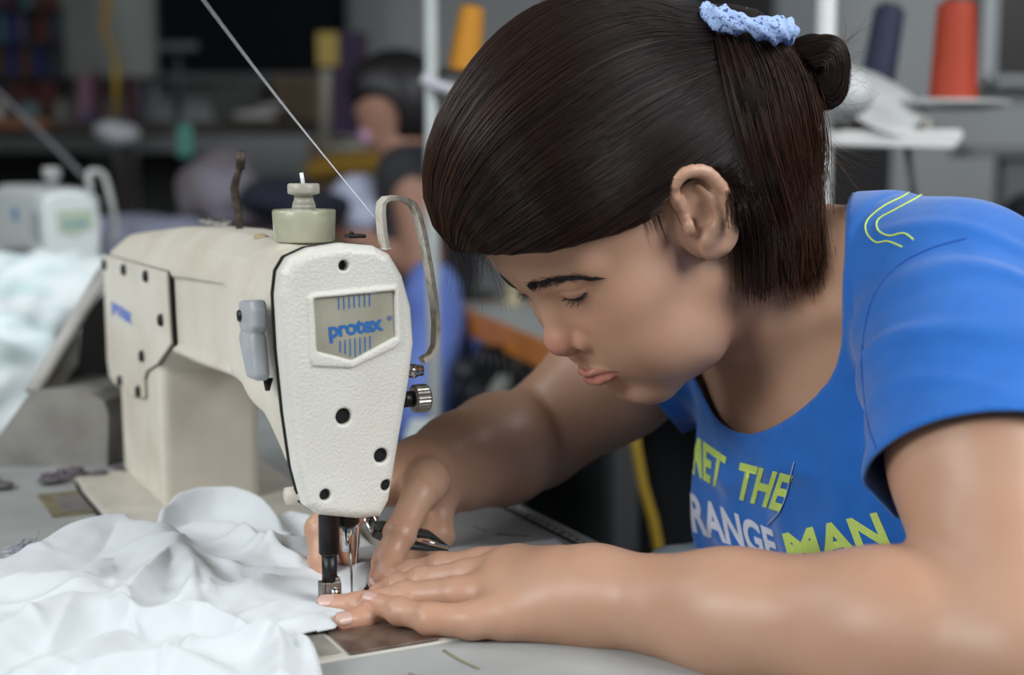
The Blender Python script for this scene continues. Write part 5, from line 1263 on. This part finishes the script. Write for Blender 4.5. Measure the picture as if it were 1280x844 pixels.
for (u_, v_) in [(654, 360), (668, 357), (686, 353), (706, 349), (724, 347), (744, 348)]:
    h_ = HB.ray_cast(Vector(CAMP), Vector(ray(u_, v_)).normalized()); BROW.append(w2h(np.array(h_[0])) if h_[0] is not None else HL(u_, v_, .02))
for sg in (1, -1):
    m = MB(); 
    guide = [(.097, .012, .0335), (.093, .020, .0325), (.087, .028, .0300), (.081, .037, .0270), (.076, .045, .0235), (.072, .051, .0195)]
    G = np.array([A_([b_[0], max(b_[1], .011 if sg < 0 else .007), b_[2]]) for b_ in BROW])*A_([1, sg, 1])
    for k in range(620):
        t = rr.random()**1.25; i = min(int(t*5), 4); f_ = t*5-i; base = G[i]*(1-f_)+G[i+1]*f_; tan = G[i+1]-G[i]; tan /= np.linalg.norm(tan)
        wdt = .0056*(1-.62*t)*(.6+.4*math.sin(min(t*6, 1.57)))
        off = rr.gauss(0, .48)*wdt
        p, n = to_skin(h2w(base+A_([0, 0, off])))
        upd = A_([0, 0, 1.])@HR; dirv = (tan@HR)*1.0+upd*(-off/wdt*.25+.25*(1-t)); dirv -= n*(dirv@n); dirv /= np.linalg.norm(dirv)
        L_ = rr.uniform(.005, .0085)
        m.tube([p-n*.0003, p+dirv*L_*.5+n*.0007, p+dirv*L_+n*.0006], [.00016, .00014, .00004], 3, cap=False)
    m.build('eyebrow', M_HAIRK, PERS)
    m = MB()
    for k in range(44):
        lat = -.0125+.025*k/43; a0 = -.52-.13*(lat/.0135)**2
        xr = math.sqrt(max((EYR+.0006)**2-lat**2, 1e-8))
        p = EYC+A_([xr*math.cos(a0), lat, xr*math.sin(a0)])
        dirv = A_([.75, .45*lat/.0115+.12+rr.uniform(-.25, .25), -.62+rr.uniform(-.15, .15)]); dirv /= np.linalg.norm(dirv); L_ = rr.uniform(.0045, .0078)
        tip = p+dirv*L_+A_([.0006, 0, .0012])
        q_ = [a*A_([1, sg, 1]) for a in (p, p+dirv*L_*.5-A_([0, 0, .0004]), tip)]
        m.tube([h2w(a) for a in q_], [.00015, .00012, .00004], 3, cap=False)
    lin = []
    for k in range(22):
        lat = -.0134+.0268*k/21; a0 = -.52-.13*(lat/.0135)**2+.02; xr = math.sqrt(max((EYR+.0009)**2-lat**2, 1e-8)); lin.append(h2w((EYC+A_([xr*math.cos(a0), lat, xr*math.sin(a0)]))*A_([1, sg, 1])))
    m.tube(lin, .0007, 5)
    m.build('eyelashes', M_HAIRK, PERS)
M_NAIL = mat('fingernail', (.58, .37, .31), .30, spec=.5)
def nail(pts, rad, up, nm='fingernail', s=1.0):
    ax = pts[0]-pts[1]; ax = ax/np.linalg.norm(ax); up = A_(up, ) if not isinstance(up, np.ndarray) else up
    up = up-ax*(up@ax); up = up/np.linalg.norm(up); sd = np.cross(ax, up); r = rad[0]*1.04; c = pts[0]
    G = []
    for i in range(9):
        t = -1+2*i/8; row = []
        w = math.sqrt(max(1-abs(t)**3.2, 0.02))*.92
        for j in range(9):
            a = (-1+2*j/8)*w; th_ = a*.95
            lift = .0+(-.10*max(t, 0)**2)
            row.append(c+ax*(t*.0058*s+.0005)+(sd*math.sin(th_)*r+up*math.cos(th_)*r*(1+lift))+up*.0002)
        G.append(row)
    m = MB(); m.grid(G); o = m.build(nm, M_NAIL, PERS, solid=.0004)
cam_up = lambda p, k=.6: (CAMP-p)/np.linalg.norm(CAMP-p)*k+A_([0, 0, 1.])*(1-k)
for k_, kk in (('little', .35), ('ring', .45), ('thumb', .6)): nail(*LH[k_], cam_up(LH[k_][0][0], kk))
nail(*RH['thumb'], cam_up(RH['thumb'][0][0], .85)+A_([-.3, 0, 0]), s=1.15)
for k_ in ('index', 'middle', 'ring'): nail(*RH[k_], A_([-.5, .4, .6]))

# ------------------------------------------------------------------ hair
M_SHELL = mat('dark_hair_mass', (.010, .0065, .005), .8, bump=.0004, bscale=300, spec=.08)
def hl(q): return A_(q)
PB = h2w(HL(925, 62, .030))       # where the hair is tied
P0 = h2w((.100, -.022, .078))      # front parting
def dHair(P):
    q = w2h(P)
    d = dE(q, (-.012, 0, .058), (.108, .086, .098))
    d = smin(d, dE(q, (.040, 0, .082), (.062, .066, .054)), .03)        # flop over the forehead
    d = smin(d, dE(q, (.046, .028, .074), (.056, .048, .034)), .02)
    d = smin(d, dCh(q, [(-.04, .035, .02), (-.11, .015, .035), w2h(PB)], [.055, .045, .022], .02), .03)
    d = smin(d, dCh(q, [(-.045, .052, -.005), (-.08, .035, -.03)], [.030, .028], .02), .02)
    d = smin(d, dCh(q, [(-.045, -.052, -.005), (-.08, -.035, -.03)], [.030, .028], .02), .02)
    # hairline : plane tilted from the temple to behind the ear
    hp = np.maximum(.0, 1)
    l = np.abs(q[:, 1])
    line = .0
    f_ = q[:, 0]; u_ = q[:, 2]
    # boundary height as function of f : high at forehead, dips to the ear, lower behind
    ub = np.interp(f_, [-.20, -.06, -.030, -.012, .008, .018, .045, .080, .100, .125], [-.075, -.075, -.04, .030, .030, .024, .034, .052, .068, .086])
    d = smax(d, (ub-u_)*.85, .006)
    ql = q*A_([1, 0, 1])+np.abs(q)*A_([0, 1, 0]); d = smax(d, -dE(ql, EARB+A_([.002, .014, -.001]), (.0205, .020, .0290), EARROT), .003)
    return d
V, F = sdf_mesh(dHair, (-.25, .75, .85), (.32, 1.25, 1.30), .003, 3.0)
HAIR = npmesh('hair', V, F, M_SHELL, PERS)
HRB = BVHTree.FromPolygons([tuple(p) for p in V], [tuple(f) for f in F])
def hair_mat(name, c1, c2):
    m_ = mat(name, c1, .40, spec=.34, attr='tone'); return m_
M_STR = hair_mat('hair_strands', (1, 1, 1), (0, 0, 0))
def strands_mesh(name, LINES, rads, tones, mt, par, ns=3):
    VV = []; FF = []; TT = []; n0 = 0
    for pts, r, tone in zip(LINES, rads, tones):
        pts = np.asarray(pts); m_ = len(pts); T = np.gradient(pts, axis=0); T /= np.linalg.norm(T, axis=1)[:, None]+1e-12
        ref = np.eye(3)[int(np.abs(T).max(0).argmin())][None]; U_ = np.cross(T, ref); U_ /= np.linalg.norm(U_, axis=1)[:, None]; W_ = np.cross(T, U_)
        rr2 = r*np.clip(np.linspace(1.0, .35, m_), 0, 1)
        ang = np.arange(ns)*2*math.pi/ns
        ring = pts[:, None]+rr2[:, None, None]*(np.cos(ang)[None, :, None]*U_[:, None]+np.sin(ang)[None, :, None]*W_[:, None])
        VV.append(ring.reshape(-1, 3)); TT.append(np.repeat(tone if tone.ndim == 2 else np.repeat(tone[None], m_, 0), ns, 0))
        i = np.arange(m_-1)[:, None]*ns; k = np.arange(ns)[None]; a = n0+i+k; b = n0+i+(k+1) % ns
        FF.append(np.stack([a, b, b+ns, a+ns], -1).reshape(-1, 4)); n0 += m_*ns
    o = npmesh(name, np.concatenate(VV), np.concatenate(FF), mt, par); o['kind'] = 'stuff'; setcol(o, 'tone', np.concatenate(TT)); return o
DK = A_([.009, .0055, .0045]); BR = A_([.060, .022, .011]); BL = A_([.11, .06, .03])
axis = PB-P0; AL = np.linalg.norm(axis); axis /= AL; e1 = HR[1]-axis*(HR[1]@axis); e1 /= np.linalg.norm(e1); e2 = np.cross(axis, e1)
if e2@HR[2] < 0: e2 = -e2
R2 = np.random.default_rng(4)
NSTR = 5200; NT = 26
phi = R2.uniform(-.9, 3.3, NSTR); t_ = np.linspace(.0, 1.0, NT)
lines = []; base = P0+axis*AL*0
tt = np.clip(t_, .004, .985)
CEN = (P0+PB)/2-HR[2]*.02
org = CEN[None, None]*np.ones((NSTR, NT, 1))
ph = phi[:, None]+R2.normal(0, .02, (NSTR, 1))+R2.normal(0, .05, (NSTR, 1))*np.sin(t_*math.pi)[None]
tha = (.03+.955*t_**.9)*math.pi
dirs = np.sin(tha)[None, :, None]*(np.cos(ph)[..., None]*e1+np.sin(ph)[..., None]*e2)-np.cos(tha)[None, :, None]*axis
lo_ = np.zeros(ph.shape); hi_ = np.full(ph.shape, .19)
for it in range(13):
    mid_ = (lo_+hi_)/2; dd = dHair((org+dirs*mid_[..., None]).reshape(-1, 3)).reshape(ph.shape); ins = dd < 0; lo_ = np.where(ins, mid_, lo_); hi_ = np.where(ins, hi_, mid_)
lift = np.abs(R2.normal(0, .0011, (NSTR, 1)))+.0002
pos = org+dirs*(lo_+lift)[..., None]
tuft = .5+.5*np.sin(phi*37)+R2.normal(0, .35, NSTR)
tones = []
for k in range(NSTR):
    w = np.clip(.12+.30*tuft[k], 0, 1)
    # browner hair near the front parting and along the lower fringe
    fr_ = np.clip(1.15-t_*1.9, 0, 1)*(1.0 if phi[k] > .9 or phi[k] < .1 else .5)
    mix_ = np.clip(w*(.35+fr_*1.3), 0, 1)[:, None]
    tones.append(DK*(1-mix_)+BR*1.15*mix_)
vis = [k for k in range(NSTR)]
strands_mesh('hair_strands', [pos[k] for k in vis], R2.uniform(.00022, .00042, NSTR), tones, M_STR, HAIR)

# ponytail hanging from the tie, loose bun loop, stray hairs
def fy(u, v, y, back=.018):
    h = HB.ray_cast(Vector(CAMP), Vector(ray(u, v)).normalized()); y1 = min(y, h[0][1]-back) if h[0] is not None else y
    h = HRB.ray_cast(Vector(CAMP), Vector(ray(u, v)).normalized())
    return min(y1, h[0][1]-.004) if h[0] is not None else y1
def bundle(guides, n, spread, seed, rad=(.0002, .0004), tone=(DK, BR), nt=22, fray=0.0, tipmix=.6, sink=0.0):
    R_ = np.random.default_rng(seed); G = [np.array(spl(np.array([list(Uy(g[0], g[1], fy(*g))) for g in gd]), nt)) for gd in guides]
    L = []; T = []
    for k in range(n):
        w = R_.dirichlet(np.ones(len(G))*.5); c = sum(w[i]*G[i] for i in range(len(G)))
        off = R_.normal(0, 1, 3)*spread; tt_ = np.linspace(0, 1, nt)[:, None]
        prof_ = .35+.65*np.sin(np.clip(tt_*1.1, 0, 1)*1.57)
        c = c+off*prof_+R_.normal(0, 1, 3)*fray*tt_**2
        c = c+A_([0, sink, 0])*np.clip(1-tt_*3.5, 0, 1)
        cutn = max(nt-int(abs(R_.normal(0, 2.6))), 8); L.append(c[:cutn])
        m_ = np.clip(R_.normal(.30, .3)+.55*w[-1]+tipmix*tt_[:cutn]*R_.uniform(0, 1), 0, 1.6); T.append(tone[0]*(1-m_)+tone[1]*m_)
    return L, R_.uniform(*rad, n), T
def spl(px_, n=40):
    p = np.array(px_, float); t = np.linspace(0, len(p)-1, n); i = np.minimum(t.astype(int), len(p)-2); fr_ = (t-i)[:, None]
    p0 = p[np.maximum(i-1, 0)]; p1 = p[i]; p2 = p[i+1]; p3 = p[np.minimum(i+2, len(p)-1)]
    return .5*((2*p1)+(-p0+p2)*fr_+(2*p0-5*p1+4*p2-p3)*fr_**2+(-p0+3*p1-3*p2+p3)*fr_**3)
ypn = PB[1]
PT = [[(893, 48, ypn), (903, 100, ypn-.01), (928, 200, ypn-.01), (955, 290, ypn), (975, 358, ypn)],
      [(925, 42, ypn-.01), (945, 100, ypn-.025), (962, 200, ypn-.025), (985, 290, ypn-.01), (998, 355, ypn)],
      [(960, 45, ypn), (988, 90, ypn-.015), (1004, 180, ypn-.01), (1010, 260, ypn), (1012, 350, ypn+.01)],
      [(985, 55, ypn+.01), (1014, 100, ypn), (1026, 160, ypn), (1020, 230, ypn+.01), (1018, 325, ypn+.02)]]
L1, R1, T1 = bundle(PT, 2600, .0045, 8, tone=(DK*1.3, BR*1.15), fray=.004, tipmix=.9)
PT2 = [[(915, 236, ypn), (920, 265, ypn), (926, 300, ypn), (930, 365, ypn+.005)], [(938, 225, ypn), (942, 262, ypn), (948, 310, ypn+.005), (948, 374, ypn+.005)], [(975, 225, ypn), (970, 262, ypn), (965, 310, ypn+.005), (962, 360, ypn+.005)]]
L2, R2_, T2 = bundle(PT2, 800, .0040, 9, tone=(DK, BR*.7), sink=.014)
PT3 = [[(1018, 150, ypn), (1022, 200, ypn+.01), (1035, 240, ypn+.01), (1050, 262, ypn+.01)], [(1010, 160, ypn), (1015, 215, ypn), (1020, 260, ypn), (1030, 300, ypn)], [(1020, 150, ypn), (1040, 180, ypn), (1065, 200, ypn), (1085, 212, ypn)]]
L3_, R3, T3 = bundle(PT3, 90, .004, 10, rad=(.00008, .00016), tone=(BR*.8, BL), fray=.012)
pony = strands_mesh('ponytail', L1+L2+L3_, np.concatenate([R1, R2_, R3]), T1+T2+T3, M_STR, HAIR)
# solid cores so that the ponytail and bun are not see-through
UF = lambda u, v, y: Uy(u, v, fy(u, v, y, .012)+.014)
core = lambda P: smin(dCh(P, [UF(905, 60, ypn), UF(925, 130, ypn), UF(950, 220, ypn), UF(968, 300, ypn)], [.008, .014, .010, .003], .01), dCh(P, [UF(960, 62, ypn), UF(982, 120, ypn), UF(992, 200, ypn), UF(1000, 300, ypn)], [.010, .015, .010, .003], .01), .01)
V, F = sdf_mesh(core, (.05, .75, .9), (.32, 1.2, 1.25), .003); npmesh('ponytail_core', V, F, M_SHELL, pony)
BC = [(985, 60, 0), (1010, 50, 0), (1035, 46, 0), (1053, 58, 0), (1058, 85, .0), (1055, 112, .0), (1042, 132, 0), (1020, 136, .005), (1000, 125, .01)]
bun_c = [Uy(u, v, ypn+dy+.01) for u, v, dy in BC]
fnb = lambda P: smin(dCh(P, [Uy(985, 75, ypn+.01), Uy(1015, 72, ypn+.01), Uy(1034, 80, ypn+.01), Uy(1030, 108, ypn+.01), Uy(1008, 112, ypn+.01)], [.012, .0145, .0140, .0150, .012], .008), dE(P, Uy(1012, 90, ypn+.015), (.018, .02, .018)), .01)
V, F = sdf_mesh(fnb, (.15, .85, .98), (.32, 1.2, 1.25), .0025); bun = npmesh('hair_bun', V, F, M_SHELL, HAIR)
Lb = []; Tb = []; Rb = np.random.default_rng(12)
gb = np.array([spl(np.array(bun_c), 30)])[0]; cen = Uy(1015, 92, ypn+.01)
for k in range(1500):
    s = Rb.uniform(.15, 1.0); off = A_([0, -.019*math.sqrt(max(1-(s*.98)**2, 0))*Rb.choice([1, 1, 1, -1])+Rb.uniform(-.003, .001), 0]); sh_ = 1.0
    c = cen+(gb-cen)*s*(.75+.25*sh_)+off+Rb.normal(0, .0008, 3); a = int(Rb.integers(0, 6)); Lb.append(c[a:30-int(Rb.integers(0, 6))])
    m_ = np.clip(Rb.normal(.3, .25), 0, 1); Tb.append((DK*(1-m_)+BR*.8*m_))
strands_mesh('bun_strands', Lb, Rb.uniform(.0002, .0004, 1500), Tb, M_STR, bun)
# flyaways
Lf = []; Tf = []; Rf = np.random.default_rng(14)
for k in range(150):     # thin hairs hanging at the front of the fringe
    u0 = Rf.uniform(545, 600); v0 = 285+ (u0-545)*.5+Rf.uniform(-25, 8); p0 = Uy(u0, v0, .925+Rf.uniform(-.01, .01))
    ln = Rf.uniform(.01, .05); dx = Rf.uniform(-.1, .6)
    Lf.append(np.array([p0+A_([dx*ln*t+.004*math.sin(3*t), .002*t, -ln*t]) for t in np.linspace(0, 1, 9)])); Tf.append(DK)
for k in range(60):     # around the bun and nape
    a = Rf.uniform(-.6, 1.2); p0 = Uy(1045+Rf.uniform(-15, 10), 70+Rf.uniform(-20, 60), ypn+Rf.uniform(-.01, .02)); ln = Rf.uniform(.01, .04); b = Rf.uniform(-1, 1)
    Lf.append(np.array([p0+ln*t*A_([math.cos(a+b*t), .1, math.sin(a+b*t)]) for t in np.linspace(0, 1, 9)])); Tf.append(BR)
for k in range(60):     # sideburn wisps before the ear
    p0 = h2w(HL(822+Rf.uniform(-18, 10), 262+Rf.uniform(-8, 12), .076)); q0, n0 = to_skin(p0); ln = Rf.uniform(.008, .028); dv_ = (A_([.25, 0, -1.])@HR); 
    pts = [to_skin(q0+dv_*ln*t)[0]+n0*.0006 for t in np.linspace(0, 1, 7)]; Lf.append(np.array(pts)); Tf.append(DK)
strands_mesh('flyaway_hairs', Lf, Rf.uniform(.00007, .00014, len(Lf)), Tf, M_STR, HAIR)
# scrunchie
M_SCR = mat('blue_speckled_cotton', (.38, .52, .82), .8, col2=(.04, .08, .26), nscale=420, c2range=(.56, .64), bump=.0004, bscale=500)
sc_px = [(876, 36), (893, 30), (915, 24), (938, 27), (958, 33), (976, 40), (986, 52)]
ring = []
Rs = np.random.default_rng(5)
c0 = Uy(930, 42, ypn)
NR = 72
ex_ = (Uy(988, 56, ypn-.0)-Uy(874, 34, ypn-.0)); a_len = np.linalg.norm(ex_)/2; ex_ /= np.linalg.norm(ex_); cen_ = Uy(931, 47, ypn); ey_ = A_([0, 1, 0]); ez_ = np.cross(ex_, ey_); ez_ *= np.sign(ez_[2])
G = []
for i in range(NR):
    a = 2*math.pi*i/NR; c = cen_+Uy(924, 42, ypn)-Uy(931, 47, ypn)+A_([0, -.024, 0])+ex_*a_len*.88*math.cos(a)+ey_*.030*math.sin(a)+ez_*(.0045+.004*math.sin(a*1.0))
    rad_ = .0060+.0014*math.sin(a*5+.5)+.0009*math.sin(a*13+1)
    out_ = ex_*math.cos(a)+ey_*math.sin(a)
    G.append([c+(out_*math.cos(b)+ez_*math.sin(b)*1.15)*rad_*(1+.18*math.sin(5*b+a*11)) for b in np.linspace(0, 2*math.pi, 22, endpoint=False)])
G.append(G[0])
m = MB(); m.grid(G, True, wrap=True)
SCR = m.build('scrunchie', M_SCR, PERS)
# ------------------------------------------------------------------ camera, light, world
cd = bpy.data.cameras.new('camera'); cam = bpy.data.objects.new('camera', cd); COL.objects.link(cam); SC.camera = cam
cam.location = Vector(CAMP); cam.rotation_euler = (math.pi/2-PITCH, 0, 0)
cd.sensor_width = 36; cd.sensor_fit = 'HORIZONTAL'; cd.lens = FPX/1280*36; cd.clip_start = .05; cd.clip_end = 50
cd.dof.use_dof = True; cd.dof.focus_distance = .945; cd.dof.aperture_fstop = 3.4; cd.dof.aperture_blades = 7
def area(name, loc, tgt, size, power, col=(1, 1, 1), sy=None):
    l = bpy.data.lights.new(name, 'AREA'); l.energy = power; l.color = col; l.size = size
    if sy: l.shape = 'RECTANGLE'; l.size_y = sy
    o = bpy.data.objects.new(name, l); COL.objects.link(o); o.location = loc; o.rotation_euler = (Vector(tgt)-Vector(loc)).to_track_quat('-Z', 'Y').to_euler(); return o
area('assumed_light_left', (-1.7, -.5, 2.1), (-.1, 1.0, .85), 1.3, 44, (.94, .97, 1.0), 1.1)  # assumed soft daylight from camera left, placed near the subject; no window is built
area('added_light_right', (1.7, -.1, 2.2), (.2, 1.0, .9), 1.2, 48, (.95, .98, 1.0), 1.0)  # added area lamp on the right, set close to brighten the foreground; no window
area('fill_light_mid', (-1.9, 1.3, 2.3), (-.5, 2.3, .8), .9, 16, (.92, .97, 1.0), .7)  # added fill to brighten the left middle ground, not a real window
area('fill_light_aisle', (1.5, 1.2, 2.5), (.3, 2.2, .8), .8, 14, (.93, .97, 1.0), .7)  # second added fill, lifts the middle ground from the right; no window here
area('fill_light_back', (2.6, 4.0, 2.6), (2.2, 6, .9), 1.2, 42, (.93, .97, 1.0), .8)  # added lamp brightening the right part of the back wall, no window behind it
w = bpy.data.worlds.new('world'); SC.world = w; w.use_nodes = True
w.node_tree.nodes['Background'].inputs[0].default_value = (.80, .90, 1.0, 1); w.node_tree.nodes['Background'].inputs[1].default_value = .16
SC.view_settings.view_transform = 'Standard'; SC.view_settings.look = 'None'; SC.view_settings.gamma = 1; SC.view_settings.use_curve_mapping = False
SC.view_settings.exposure = 0.0
SC.cycles.use_denoising = True
SC.cycles.max_bounces = 6; SC.cycles.diffuse_bounces = 3; SC.cycles.glossy_bounces = 3; SC.cycles.transmission_bounces = 4
SC.cycles.sample_clamp_indirect = 6
